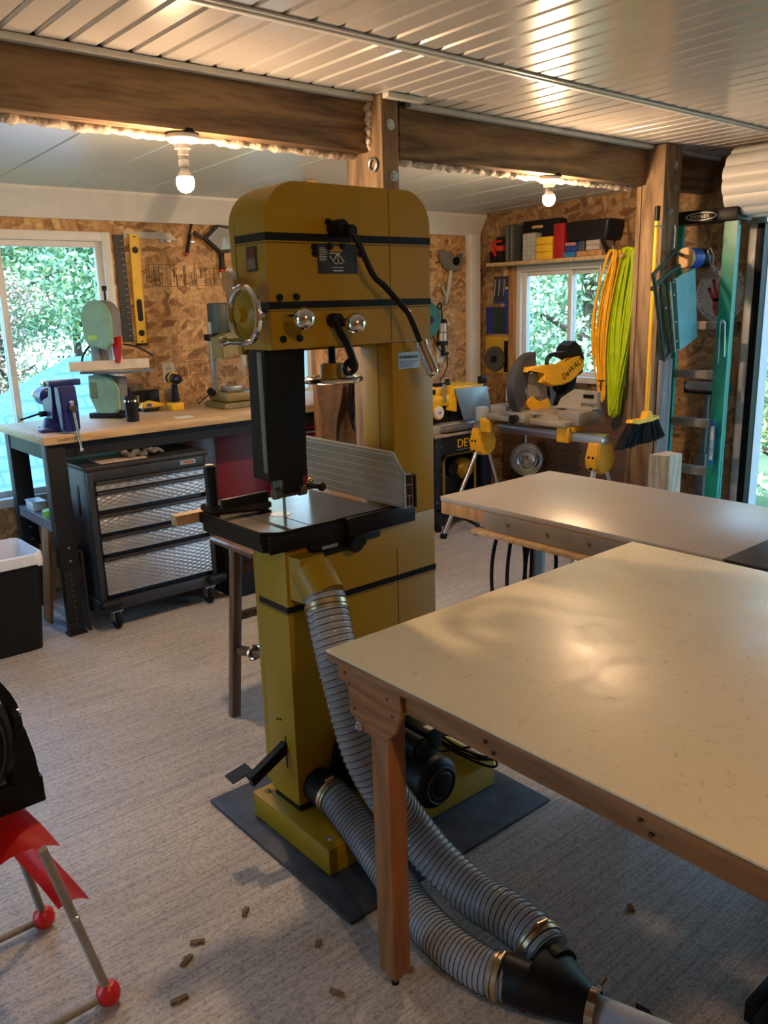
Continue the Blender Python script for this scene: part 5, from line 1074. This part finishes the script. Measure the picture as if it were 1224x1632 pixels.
# ------------------------------------------------------------------ broom on the post
t = thing('broom', 'push broom with a yellow handle and black bristles hanging on the right post', 'broom', (4.28, 2.69, .80))
by = col('broom_yellow', (.85, .48, .02), .35)
MB().cyl((4.290, 2.69, .965), (4.298, 2.69, 2.02), .0125, n=18).build('handle', by, t)
MB().cyl((4.298, 2.69, 2.0205), (4.2988, 2.69, 2.10), .015, n=18, bev=.004).build('handle_grip', blk, t)
MB().prism([(4.11, .915), (4.12, .93), (4.26, .925), (4.275, .965), (4.305, .965), (4.32, .925), (4.39, .93), (4.395, .915), (4.32, .905), (4.18, .902)], 2.665, 2.712, 'y', .003).build('broom_head', by, t)
b = MB(); rnd = random.Random(4)
for i in range(520):
    u = rnd.random(); v = rnd.uniform(-1, 1); x = 4.115+.275*u; b.bar((x, 2.688+v*.018, .905), (x+(u-.62)*.19+rnd.uniform(-.008, .008), 2.688+v*.024, .795+rnd.uniform(-.01, .012)-.02*(1-u)), .0035, .0035)
b.build('bristles', M['rubber'], t, smooth=0)
tag(MB().tube([(4.40, 2.70, 1.99), (4.33, 2.672, 1.99), (4.29, 2.672, 1.995), (4.27, 2.685, 1.99)], .004, 8).build('broom_hook', M['galv']), 'thin steel hook holding the broom handle to the post', 'hook')

# ------------------------------------------------------------------ stepladder
lg = col('ladder_green', (.006, .235, .17), .35); al = col('ladder_alu', (.34, .31, .27), .42, metal=.5)
t = thing('stepladder', 'folded green fibreglass stepladder with a black top cap beside the roll up door', 'ladder', (4.78, 2.63, 0))
def channel(b, p, q, w, d, tk, up): # open channel
    b.bar(p, q, w, tk, .001, up=up)
b = MB()
def rail(y0, y1, xt, xb):
    b = MB()
    b.bar((xt, y0, 2.03), (xb, y0+(y1-y0)*0-.045*0, .03), .004, .075, .001, up=(1, 0, 0)); return b
RT, RB = 4.735, 4.715
def mkrail(yo, yi, name):
    m_ = MB()
    L0 = [(RT, yo, 2.02), (RT, yi, 2.02), (RT+.004, yi, 2.02), (RT+.004, yo, 2.02)]
    L1 = [(RB, yo-.0, .02), (RB, yi, .02), (RB+.004, yi, .02), (RB+.004, yo, .02)]
    m_.loft([L0, L1])
    for yy in (yo, yi): m_.loft([[(RT+.004, yy, 2.02), (RT+.004, yy+(.004 if yy == yo else -.004)*(1 if yo < yi else -1), 2.02), (RT+.026, yy+(.004 if yy == yo else -.004)*(1 if yo < yi else -1), 2.02), (RT+.026, yy, 2.02)], [(RB+.004, yy, .02), (RB+.004, yy+(.004 if yy == yo else -.004)*(1 if yo < yi else -1), .02), (RB+.026, yy+(.004 if yy == yo else -.004)*(1 if yo < yi else -1), .02), (RB+.026, yy, .02)]])
    return m_.build(name, lg, t)
r1 = mkrail(2.448, 2.528, 'front_rail'); mkrail(2.860, 2.785, 'front_rail')
for yy in (2.480, 2.845): MB().bar((4.80, yy, 2.0), (4.79, yy, .02), .022, .03, .002).build('rear_rail', lg, t)
for k, z in enumerate((1.75, 1.46, 1.168, .872, .575, .28)):
    x = RB+(RT-RB)*z/2.02; MB().box(x+.005, x+.085, 2.53, 2.784, z-.006, z, .001).box(x+.005, x+.009, 2.53, 2.784, z-.045, z-.006).build('step', al, t)
MB().box(4.70, 4.87, 2.435, 2.865, 2.022, 2.095, .006).build('top_cap', M['black'], t)
cap = [c for c in t.children if c.name.startswith('top_cap')][0]
b = MB(); el = lambda ry, rz, n=28: [(2.655+ry*math.cos(2*PI*i/n), 2.058+rz*math.sin(2*PI*i/n)) for i in range(n)]
b.prism(el(.098, .024), 4.6985, 4.6998, 'x'); b.build('logo_oval', col('logo_white', (.62, .62, .6), .4), cap)
b = MB(); b.prism(el(.088, .018), 4.6972, 4.6984, 'x'); b.build('logo_field', M['black'], cap)
text('logo_lettering', 'WERNER', .030, M['logo_white'], cap, (4.6968, 2.725, 2.047), (0, -1, 0), (0, 0, 1), .0003)
MB().prism([(2.470, .60), (2.484, .635), (2.498, .60), (2.498, .86), (2.484, .90), (2.470, .86)], 4.685, 4.6865, 'x').build('rail_sticker', col('sticker_blue', (.02, .12, .5), .4), t)
MB().prism([(2.474, .645), (2.494, .645), (2.494, .85), (2.474, .85)], 4.6835, 4.6848, 'x').build('sticker_field', M['logo_white'], t)
text('sticker_lettering', 'WERNER', .026, M['sticker_blue'], t, (4.683, 2.476, .665), (0, 0, 1), (0, 1, 0), .0003)
MB().bar((4.697, 2.49, 1.46), (4.70, 2.487, 1.22), .007, .004).bar((4.697, 2.462, 1.46), (4.70, 2.452, 1.26), .007, .004).cyl((4.70, 2.478, 1.462), (4.690, 2.478, 1.462), .012, n=12).build('spreader', M['galv'], t)
# can in the ladder
t = thing('spray_can', 'blue and black can with a tan end lying across between the ladder rails', 'can', (4.66, 2.655, 1.775))
MB().cyl((4.545, 2.655, 1.825), (4.575, 2.655, 1.825), .056, n=32, bev=.003).build('tan_end', col('can_tan', (.55, .36, .16), .5), t)
MB().cyl((4.5755, 2.655, 1.825), (4.675, 2.655, 1.825), .057, n=32).build('blue_label', col('can_blue', (.02, .09, .50), .35), t)
MB().cyl((4.6755, 2.655, 1.825), (4.78, 2.655, 1.825), .056, n=32, bev=.004).build('black_body', blk, t)
tag(MB().tube(bez([(4.70, 2.60, 1.87), (4.72, 2.59, 1.80), (4.76, 2.60, 1.77), (4.77, 2.60, 1.83), (4.73, 2.60, 1.88)], 6), .004, 6, closed=False).tube(bez([(4.72, 2.57, 1.78), (4.78, 2.56, 1.70), (4.80, 2.55, 1.66)], 4), .006, 6).build('bungee_loop', col('bungee', (.45, .42, .38), .6)), 'pale looped cord hanging beside the blue and black can on the ladder', 'cord')
# folding seat on the post
t = thing('folding_camp_table', 'folded dark green steel frame with a teal panel hanging in front of the right post', 'folding table', (4.40, 2.62, 1.25))
df = col('frame_green', (.012, .035, .028), .45)
MB().tube([(4.14, 2.60, 1.73), (4.44, 2.66, 1.86), (4.53, 2.66, 1.84)], .011, 10).tube([(4.14, 2.60, 1.735), (4.17, 2.60, 1.66), (4.33, 2.62, 1.26)], .012, 10).tube([(4.175, 2.62, 1.655), (4.33, 2.64, 1.73), (4.50, 2.66, 1.78)], .014, 10).tube([(4.26, 2.64, 1.62), (4.36, 2.65, 1.26)], .011, 10).tube([(4.33, 2.62, 1.26), (4.40, 2.66, 1.26), (4.47, 2.66, 1.30)], .010, 10).bar((4.325, 2.64, 1.70), (4.43, 2.64, 1.30), .028, .02, .002).build('frame', df, t)
MB().loft([[(4.375, 2.60, 1.705), (4.47, 2.605, 1.305), (4.655, 2.605, 1.375), (4.575, 2.60, 1.765)], [(4.375, 2.625, 1.705), (4.47, 2.63, 1.305), (4.655, 2.63, 1.375), (4.575, 2.625, 1.765)]]).build('teal_panel', col('panel_teal', (.10, .34, .36), .45), t)
MB().loft([[(4.335, 2.612, 1.69), (4.44, 2.617, 1.295), (4.452, 2.617, 1.30), (4.347, 2.612, 1.695)], [(4.335, 2.635, 1.69), (4.44, 2.64, 1.295), (4.452, 2.64, 1.30), (4.347, 2.635, 1.695)]]).build('panel_rail', col('rail_palegreen', (.20, .30, .25), .45), t)
b = MB()
for (x, z) in ((4.37, 1.69), (4.385, 1.62), (4.42, 1.47), (4.44, 1.36), (4.46, 1.31), (4.31, 1.55)): b.sph((x-.012, 2.605, z), .006, n=8)
b.build('rivets', M['galv'], t)
tag(MB().cyl((4.515, 2.708, 1.885), (4.515, 2.708, 2.0), .0045, n=10).tor((4.515, 2.708, 1.868), (0, 1, 0), .014, .0035, 16, 6).box(4.507, 4.523, 2.712, 2.7195, 1.99, 2.01).build('hanging_hook', M['galv']), 'thin steel hook on the front of the right post above the folded frame', 'hook')
# round sign with red hand
t = thing('round_sign', 'round white sign with a red hand on the end wall behind the ladder', 'sign', (XE, 2.72, 1.45))
sc = (XE-.004, 2.735, 1.615)
MB().cyl((XE-.002, sc[1], sc[2]), (XE-.006, sc[1], sc[2]), .172, n=56).build('sign_disc', col('sign_white', (.42, .42, .42), .5), t)
b = MB(); n = 44
for i in range(n):
    a = 2*PI*i/n
    if i % 7 == 6: continue
    c0 = V(XE-.0068, sc[1]+.152*math.cos(a), sc[2]+.152*math.sin(a)); d = V(0, math.cos(a), math.sin(a))*.010; e = V(0, -math.sin(a), math.cos(a))*.006
    b.bar(c0-d-e*(i % 3 > 0), c0+d+e*(i % 2), .0032, .0008, up=(1, 0, 0))
    if i % 2: b.bar(c0-e, c0+e, .003, .0008, up=(1, 0, 0))
b.build('ring_lettering', M['black'], t)
b = MB(); hp = (sc[1], sc[2]-.06)
b.prism([(hp[0]-.050, hp[1]-.045), (hp[0]-.022, hp[1]-.075), (hp[0]+.028, hp[1]-.075), (hp[0]+.050, hp[1]-.03), (hp[0]+.052, hp[1]+.035), (hp[0]-.042, hp[1]+.040)], XE-.0078, XE-.0062, 'x')
for (dy, an, l, w_) in ((.078, 28, .085, .022), (.045, 13, .130, .024), (.012, 2, .140, .025), (-.022, -8, .130, .024), (-.058, -42, .085, .024)):
    p0 = V(XE-.007, hp[0]+(dy*.55), hp[1]+(.02 if abs(an) < 40 else -.03)); p1 = p0+V(0, math.sin(R(an)), math.cos(R(an)))*l; b.bar(p0, p1, .0016, w_, .0, up=(0, 1, 0) if False else (0, math.cos(R(an)), -math.sin(R(an)))).cyl(p1-V(.0008, 0, 0), p1+V(.0008, 0, 0), w_/2, n=16)
b.build('red_hand', col('hand_red', (.36, .01, .012), .5), t)
tag(MB().box(XE-.03, XE-.004, 2.60, 2.86, 1.395, 1.435, .003).build('grey_bracket', col('bracket_grey', (.10, .10, .11), .6)), 'flat grey strip on the end wall directly under the round sign', 'strip')
# boards and block by the right post
tag(MB().bar((4.85, 2.975, .02), (4.98, 3.05, 1.26), .018, .085, .002, up=(1, 0, 0)).build('leaning_board', M['pine']), 'narrow tan board leaning against the end wall between the post and the ladder', 'board')
t = thing('rough_sawn_block', 'short rough sawn beam end standing on the floor in front of the right post', 'beam offcut', (4.33, 2.56, 0))
MB().loft([[(4.20, 2.60, 0), (4.27, 2.51, 0), (4.42, 2.52, 0), (4.43, 2.62, 0)], [(4.195, 2.60, .73), (4.268, 2.51, .722), (4.415, 2.52, .716), (4.42, 2.62, .72)]]).build('block_body', wood('pale_rough_wood', (.50, .42, .30), (.33, .25, .15), .85, axis=2, scale=9), t, smooth=0)
t = thing('roller_stand', 'pale grey roller stand standing behind the stepladder', 'roller stand', (5.0, 2.68, 0))
MB().cyl((4.99, 2.56, 1.05), (4.99, 2.84, 1.05), .028, n=20).build('roller', col('stand_pale', (.36, .37, .37), .5), t)
MB().box(4.975, 5.005, 2.545, 2.559, 1.0, 1.075).box(4.975, 5.005, 2.841, 2.855, 1.0, 1.075).box(4.975, 5.005, 2.559, 2.841, 1.0, 1.012).build('yoke', M['black'], t)
MB().box(4.96, 5.02, 2.67, 2.73, .03, .62, .003).box(4.975, 5.005, 2.685, 2.715, .621, .999, .002).bar((4.99, 2.70, .05), (4.99, 2.52, .01), .04, .03).bar((4.99, 2.70, .05), (4.99, 2.88, .01), .04, .03).build('column', col('stand_grey', (.20, .20, .20), .5), t)

# ------------------------------------------------------------------ planer on its cabinet
t = thing('planer_stand', 'black open fronted machine stand with a yellow lettered band under the planer', 'machine stand', (4.26, 4.42, 0))
st_m = col('stand_navy', (.012, .014, .022), .4)
MB().box(3.975, 4.56, 4.15, 4.62, .685, .705, .003).build('stand_top', col('stand_top_grey', (.34, .30, .26), .45), t)
MB().box(3.985, 4.05, 4.16, 4.20, .05, .684, .002).box(4.485, 4.55, 4.16, 4.20, .05, .684, .002).box(3.985, 4.03, 4.56, 4.60, .05, .684).box(4.505, 4.55, 4.56, 4.60, .05, .684).box(4.05, 4.485, 4.165, 4.18, .555, .684, .002).box(3.985, 4.55, 4.60, 4.615, .05, .684).box(3.97, 3.984, 4.16, 4.61, .05, .684).box(4.551, 4.565, 4.16, 4.61, .05, .684).box(3.985, 4.55, 4.16, 4.60, .15, .165).build('stand_frame', st_m, t)
text('stand_lettering', 'DEWALT', .088, tool_y, t, (4.205, 4.1635, .592), (1, 0, 0), (0, 0, 1), .001)
MB().box(4.20, 4.47, 4.160, 4.1645, .572, .580).build('white_line', M['galv'], t)
b = MB()
for x in (3.995, 4.04):
    for z in (.22, .42, .62): b.cyl((x, 4.1598, z), (x, 4.1565, z), .006, n=10)
b.build('rivets', M['galv'], t)
MB().cyl((3.99, 4.16, .03), (4.01, 4.16, .03), .03, n=18).cyl((4.53, 4.18, .03), (4.55, 4.18, .03), .03, n=18).cyl((3.99, 4.58, .03), (4.01, 4.58, .03), .03, n=18).cyl((4.53, 4.58, .03), (4.55, 4.58, .03), .03, n=18).build('casters', M['rubber'], t)
tag(MB().cyl((4.18, 3.915, 0), (4.18, 3.915, .016), .045, n=20).cyl((4.18, 3.915, .016), (4.20, 3.96, .06), .014, n=12).box(4.19, 4.27, 3.93, 3.96, .014, .03, .004).bar((4.20, 3.95, .05), (4.22, 4.14, .08), .02, .014).build('foot_lever', M['blackp']), 'black rubber foot lever on the floor in front of the planer stand', 'foot lever')
t = thing('air_compressor', 'small yellow and black air compressor inside the planer stand', 'compressor', (4.3, 4.38, .166))
MB().tube([(4.12, 4.22, .20), (4.12, 4.22, .50), (4.15, 4.22, .535), (4.42, 4.22, .535), (4.45, 4.22, .50), (4.45, 4.22, .20), (4.12, 4.22, .20)], .010, 8).build('tube_frame', col('frame_amber', (.30, .20, .03), .4), t)
MB().lathe([(0, -.07), (.05, -.065), (.08, -.03), (.085, 0), (.08, .03), (.05, .065), (0, .07)], (4.40, 4.30, .40), (0, 1, 0), 28).build('yellow_tank', col('tank_yellow', (.55, .30, .02), .4), t)
MB().box(4.15, 4.38, 4.28, 4.45, .19, .38, .02).cyl((4.25, 4.25, .42), (4.25, 4.40, .42), .05, n=20).box(4.13, 4.46, 4.24, 4.26, .167, .19).build('pump', blk, t)
t = thing('thickness_planer', 'yellow thickness planer with a grey steel front plate on the black stand', 'planer', (4.33, 4.38, .706))
py_ = col('planer_yellow', (.80, .50, .03), .35)
MB().box(3.99, 4.62, 4.20, 4.55, .706, .765, .004).build('planer_base', M['aludull'], t)
MB().box(3.985, 4.25, 4.27, 4.55, .90, 1.035, .018).box(4.25, 4.60, 4.27, 4.55, .97, 1.02, .012).prism([(4.19, .86), (4.27, .84), (4.275, 1.02), (4.21, 1.03)], 4.225, 4.27, 'y', .006).box(3.98, 4.20, 4.23, 4.28, .895, .97, .01).build('motor_cover', py_, t)
MB().box(4.25, 4.60, 4.28, 4.54, .766, .969).box(3.99, 4.25, 4.29, 4.54, .766, .899).build('planer_core', blk, t)
MB().loft([[(4.235, 4.215, 1.01), (4.575, 4.215, 1.002), (4.60, 4.18, .785), (4.285, 4.17, .785)], [(4.235, 4.222, 1.01), (4.575, 4.222, 1.002), (4.60, 4.187, .785), (4.285, 4.177, .785)]]).build('steel_front_plate', col('plate_steel', (.30, .33, .32), .28, metal=.8), t)
MB().box(4.27, 4.63, 4.10, 4.19, .760, .772, .003).box(4.07, 4.6, 4.14, 4.20, .72, .758, .003).build('feed_table', M['galv'], t)
MB().lathe([(0, 0), (.042, 0), (.046, .006), (.046, .02), (.040, .028), (.018, .030), (0, .030)], (4.055, 4.215, .86), (0, -1, 0), 30).build('depth_dial', col('dial_white', (.62, .66, .70), .3), t)
MB().lathe([(.040, -.002), (.050, 0), (.050, .024), (.0465, .024), (.046, .0)], (4.055, 4.215, .86), (0, -1, 0), 30).build('dial_ring', py_, t)
MB().cyl((4.055, 4.184, .86), (4.055, 4.180, .86), .008, n=12).build('dial_center', M['label_blue'], t)
MB().cyl((4.14, 4.225, .93), (4.14, 4.225, 1.05), .013, n=14).build('column', M['alu'], t)
MB().box(4.09, 4.24, 4.26, 4.30, 1.036, 1.055, .004).cyl((4.225, 4.28, 1.055), (4.225, 4.28, 1.078), .018, n=14).box(4.54, 4.60, 4.24, 4.28, 1.022, 1.075, .005).build('top_fittings', blk, t)
MB().tor((4.63, 4.27, .885), (.25, 1, 0), .088, .010, 36, 8, arc=PI*1.1, start=-PI*.55).build('feed_rail_hoop', M['alu'], t)
MB().box(4.005, 4.055, 4.225, 4.232, .985, 1.02).build('switch_recess', blk, t)

# ------------------------------------------------------------------ mitre saw stand and saw
t = thing('mitre_saw_stand', 'aluminium mitre saw stand with yellow leg brackets', 'saw stand', (4.25, 3.45, 0))
MB().box(4.20, 4.30, 2.93, 4.00, .748, .792, .004).box(4.21, 4.29, 2.93, 4.00, .7925, .802, .002).build('rail_beam', M['alu'], t)
for ye, s in ((2.93, -1), (4.0, 1)):
    o = MB().prism([(4.185, .755), (4.315, .755), (4.345, .66), (4.335, .60), (4.285, .565), (4.215, .565), (4.165, .60), (4.155, .66)], min(ye, ye-s*.09), max(ye, ye-s*.09), 'y', .008).build('leg_bracket', col('bracket_yellow', (.80, .42, .02), .4), t)
    b = MB()
    for (y, z) in ((ye-s*.03, .67), (ye-s*.06, .67), (ye-s*.045, .60)): b.cyl((4.165, y, z), (4.155, y, z), .008, n=10)
    b.build('bracket_bolts', M['black'], o)
    for sx, xf in ((-1, 3.915), (1, 4.585)):
        yt = ye-s*.045; yf = ye+s*.02
        lg_ = MB().cyl((4.25+sx*.045, yt, .62), (xf, yf, .02), .017, n=18).build('leg', M['alu'], t); MB().cyl((xf-sx*.012, yf, .035), (xf+sx*.004, yf+.0, .0), .024, n=16, bev=.004).build('leg_foot', M['rubber'], lg_)
by_ = M['bracket_yellow']
for y in (3.20, 3.86):
    MB().box(4.175, 4.33, y-.045, y+.045, .7925+.010, .835, .006).box(4.165, 4.198, y-.045, y+.045, .74, .835, .004).build('saw_mount', by_, t)
t = thing('mitre_saw', 'yellow and black mitre saw with its head raised on the aluminium stand', 'mitre saw', (4.35, 3.5, .836))
cs = col('saw_casting', (.34, .30, .24), .42, metal=.35)
MB().box(4.14, 4.30, 3.16, 3.82, .836, .872, .005).box(4.20, 4.62, 3.26, 3.72, .845, .895, .008).cyl((4.32, 3.50, .896), (4.32, 3.50, .912), .165, n=44).box(4.08, 4.20, 3.44, 3.56, .850, .905, .006).box(4.22, 4.46, 3.12, 3.28, .84, .925, .008).box(4.22, 4.46, 3.72, 3.86, .84, .925, .008).build('base_casting', cs, t)
MB().prism([(3.11, .93), (3.11, 1.04), (3.30, 1.045), (3.40, .985), (3.43, .93)], 4.40, 4.43, 'x', .003).prism([(3.57, .93), (3.60, .985), (3.68, 1.02), (3.88, 1.02), (3.88, .93)], 4.40, 4.43, 'x', .003).box(4.36, 4.46, 3.12, 3.42, .9255, .935).build('fence', M['aludull'], t)
MB().box(4.3985, 4.3998, 3.14, 3.22, .995, 1.02).build('fence_slot', M['black'], t)
text('fence_lettering', 'DEWALT', .030, M['black'], t, (4.395, 3.235, .945), (0, -1, 0), (0, 0, 1), .0004)
bl = MB().cyl((4.39, 3.548, 1.02), (4.39, 3.552, 1.02), .152, n=60).build('saw_blade', M['galv'], t)
MB().cyl((4.39, 3.54, 1.02), (4.39, 3.56, 1.02), .03, n=24).build('arbor_flange', col('arbor_dark', (.12, .11, .10), .4, metal=.6), t)
def arcp(r0, r1, a0, a1, cx=4.30, cz=1.06, n=18):
    return [(cx+r0*math.cos(R(a0+(a1-a0)*i/n)), cz+r0*math.sin(R(a0+(a1-a0)*i/n))) for i in range(n+1)]+[(cx+r1*math.cos(R(a1+(a0-a1)*i/n)), cz+r1*math.sin(R(a1+(a0-a1)*i/n))) for i in range(n+1)]
MB().prism(arcp(.225, .115, 92, 222), 3.52, 3.585, 'y', .006).build('blade_guard', col('guard_charcoal', (.045, .045, .048), .45), t)
MB().prism([(4.215, 1.135), (4.29, 1.15), (4.42, 1.09), (4.42, .99), (4.23, .99)], 3.528, 3.546, 'y', .003).build('inner_guard_plate', col('guard_grey', (.26, .24, .20), .4), t)
MB().prism(arcp(.205, .125, 215, 300, 4.37, 1.08), 3.525, 3.575, 'y', .004).build('lower_guard_rim', by_, t)
MB().prism([(4.16, 1.165), (4.165, 1.195), (4.34, 1.20), (4.50, 1.185), (4.60, 1.238), (4.69, 1.245), (4.745, 1.205), (4.73, 1.14), (4.62, 1.075), (4.53, 1.055), (4.41, 1.055), (4.30, 1.09), (4.34, 1.155)], 3.47, 3.527, 'y', .010).build('head_casting', by_, t)
text('head_lettering', 'DeWALT', .060, M['black'], t, (4.515, 3.4690, 1.088), (1, 0, .52), (-.52, 0, 1), .001)
MB().prism([(4.56, 1.235), (4.60, 1.31), (4.66, 1.338), (4.72, 1.30), (4.765, 1.22), (4.75, 1.12), (4.70, 1.10), (4.70, 1.20)], 3.48, 3.60, 'y', .012).build('motor_hood', blk, t)
MB().tube(bez([(4.37, 3.50, 1.20), (4.39, 3.50, 1.245), (4.45, 3.50, 1.262), (4.56, 3.50, 1.262), (4.60, 3.50, 1.24)], 6), .014, 10).build('carry_handle', blk, t)
MB().cyl((4.55, 3.54, 1.05), (4.55, 3.70, 1.05), .05, n=24, bev=.006).bar((4.66, 3.54, 1.12), (4.60, 3.54, .90), .08, .07, .01).bar((4.42, 3.53, 1.06), (4.48, 3.56, .96), .02, .02).build('pivot_arm', blk, t)
MB().cyl((4.08, 3.5, .878), (4.03, 3.5, .872), .022, .030, n=20, bev=.004).build('mitre_knob', blk, t)
MB().cyl((4.47, 3.14, 1.04), (4.47, 3.14, 1.10), .005, n=8).box(4.455, 4.485, 3.12, 3.16, 1.10, 1.108, .003).build('clamp_screw', blk, t)
t = thing('material_support', 'pale blue grey support block and clamp at the left end of the saw stand', 'support', (4.25, 3.90, .803))
MB().box(4.215, 4.285, 3.93, 3.99, .8035, .90, .004).build('support_block', col('support_grey', (.38, .42, .46), .4), t)
tag(MB().box(4.46, 4.52, 3.95, 4.0, .93, 1.08, .003).box(4.47, 4.51, 3.9501, 3.9999, .805, .929).build('support_arm', M['alu']), 'upright aluminium arm behind the saw stand next to the planer', 'arm') if False else None
t = thing('stair_offcut', 'dark red brown board end leaning low beside the mitre saw stand at the end wall', 'board', (5.06, 3.2, 0)); MB().bar((5.06, 3.16, 0), (5.10, 3.12, 1.4), .03, .08, .002, up=(1, 0, 0)).build('board_body', col('board_redbrown', (.10, .04, .02), .7), t)

# ------------------------------------------------------------------ red slatted stand with black fan, lower left
grey_t = col('tube_grey', (.30, .28, .25), .45); rd = col('toy_red', (.68, .022, .020), .35)
t = thing('tube_stand', 'grey tube stand with red plastic slats and red ball feet at the lower left edge', 'stand', (.35, 1.85, 0))
for (a, c) in (((.526, 1.711, .03), (.428, 1.718, .470)), ((.497, 2.079, .03), (.425, 2.055, .460)), ((.08, 1.711, .03), (.12, 1.755, .405)), ((.05, 2.079, .03), (.10, 2.03, .440))):
    MB().cyl(a, c, .0105, n=16).build('leg', grey_t, t)
for (x, y) in ((.526, 1.711), (.497, 2.079), (.08, 1.711), (.05, 2.079)): MB().lathe([(0, 0), (.016, .001), (.026, .012), (.029, .027), (.026, .043), (.015, .054), (0, .056)], (x, y, 0), n=24).build('ball_foot', rd, t)
MB().cyl((.50, 1.711, .024), (.10, 1.711, .024), .010, n=14).build('floor_tube', grey_t, t); MB().cyl((.47, 2.079, .024), (.07, 2.079, .024), .010, n=14).build('floor_tube', grey_t, t)
def slat(A, B, wv, cv, n=10, m=8, th=.006):
    b = MB(); A = V(*A); B = V(*B); wv = V(*wv); cv = V(*cv); g = []
    for i in range(n+1):
        f = i/n; rw = []
        for j in range(m+1):
            s = j/m*2-1; p = A.lerp(B, f)+wv*s+cv*(1-abs(s)**2.2)+cv*(-.8*max(0, f-.75)*4*.6)
            rw.append(b.bm.verts.new(p))
        g.append(rw)
    for i in range(n):
        for j in range(m): b.bm.faces.new((g[i][j], g[i+1][j], g[i+1][j+1], g[i][j+1]))
    bmesh.ops.solidify(b.bm, geom=list(b.bm.faces), thickness=th); return b
slat((.37, 2.07, .462), (.40, 1.735, .462), (.072, .0, -.004), (0, 0, .020)).build('top_slat', rd, t, smooth=60)
slat((.459, 2.06, .295), (.484, 1.735, .292), (.036, .0, -.006), (0, 0, .014)).build('side_slat', rd, t, smooth=60)
MB().cyl((.470, 1.712, .272), (.478, 1.700, .270), .006, n=10).build('bolt', M['galv'], t)
f = thing('drum_fan', 'black drum fan in a tapered bracket on the red topped stand', 'fan', (.25, 1.91, .490))
arm_r = [(.465, .70), (.468, .688), (.481, .616), (.493, .492), (.425, .492), (.424, .577), (.438, .621), (.443, .669), (.445, .70)]
MB().prism(arm_r, 1.87, 1.95, 'y', .005).build('bracket', blk, f)
MB().prism([(.50-x, z) for (x, z) in reversed(arm_r)], 1.87, 1.95, 'y', .005).build('bracket', blk, f)
MB().prism(arcp(.216, .196, 0, 180, .25, .70, 24), 1.872, 1.948, 'y', .003).build('bracket_ring', blk, f)
MB().box(.01, .491, 1.868, 1.97, .492, .560, .004).build('base', blk, f)
MB().lathe([(0, -.08), (.12, -.08), (.178, -.065), (.190, -.05), (.190, .05), (.178, .065), (0, .065)], (.25, 1.915, .70), (0.08, 1, 0), 48).build('drum', blk, f)
b = MB()
for i in range(10): b.tor((.246, 1.832, .70), (0.08, 1, 0), .02+i*.016, .0025, 36, 6)
b.build('front_grille', col('fan_grille_grey', (.05, .05, .05), .35), f)
MB().cyl((.452, 1.866, .735), (.458, 1.870, .735), .010, n=16).build('pivot', M['galv'], f)
MB().box(.05, .415, 1.885, 1.96, .5605, .566, .002).build('blue_insert', col('insert_teal', (.08, .16, .19), .4), f)
# wood chips on the floor
chip = wood('wood_chip', (.25, .17, .10), (.15, .09, .05), .9, axis=0)
spots = [(.777, 1.739, 'near the red ball foot'), (.725, 1.70, 'between the red ball foot and the table leg'), (.655, 1.60, 'at the bottom edge left of the table leg'), (.93, 1.75, 'left of the mat corner'), (1.01, 1.52, 'in front of the mat corner'), (.95, 1.36, 'just left of the table leg foot'), (1.12, 1.30, 'right of the table leg foot'), (1.72, 1.05, 'right of the black wye fitting')]
for i, (x, y, s) in enumerate(spots):
    rnd = random.Random(i); b = MB(); a = rnd.uniform(0, PI); l = rnd.uniform(.010, .020)
    b.bar((x-math.cos(a)*l, y-math.sin(a)*l, .004), (x+math.cos(a)*l, y+math.sin(a)*l, .005), .010, .005, .0015)
    b.bar((x-math.cos(a)*l*.4, y-math.sin(a)*l*.4, .006), (x+math.cos(a+.9)*l*.7, y+math.sin(a+.9)*l*.7, .006), .007, .004, .001)
    tag(b.build('wood_chip', chip), 'small wood chip on the floor '+s, 'wood chip', 'wood chips on the floor')
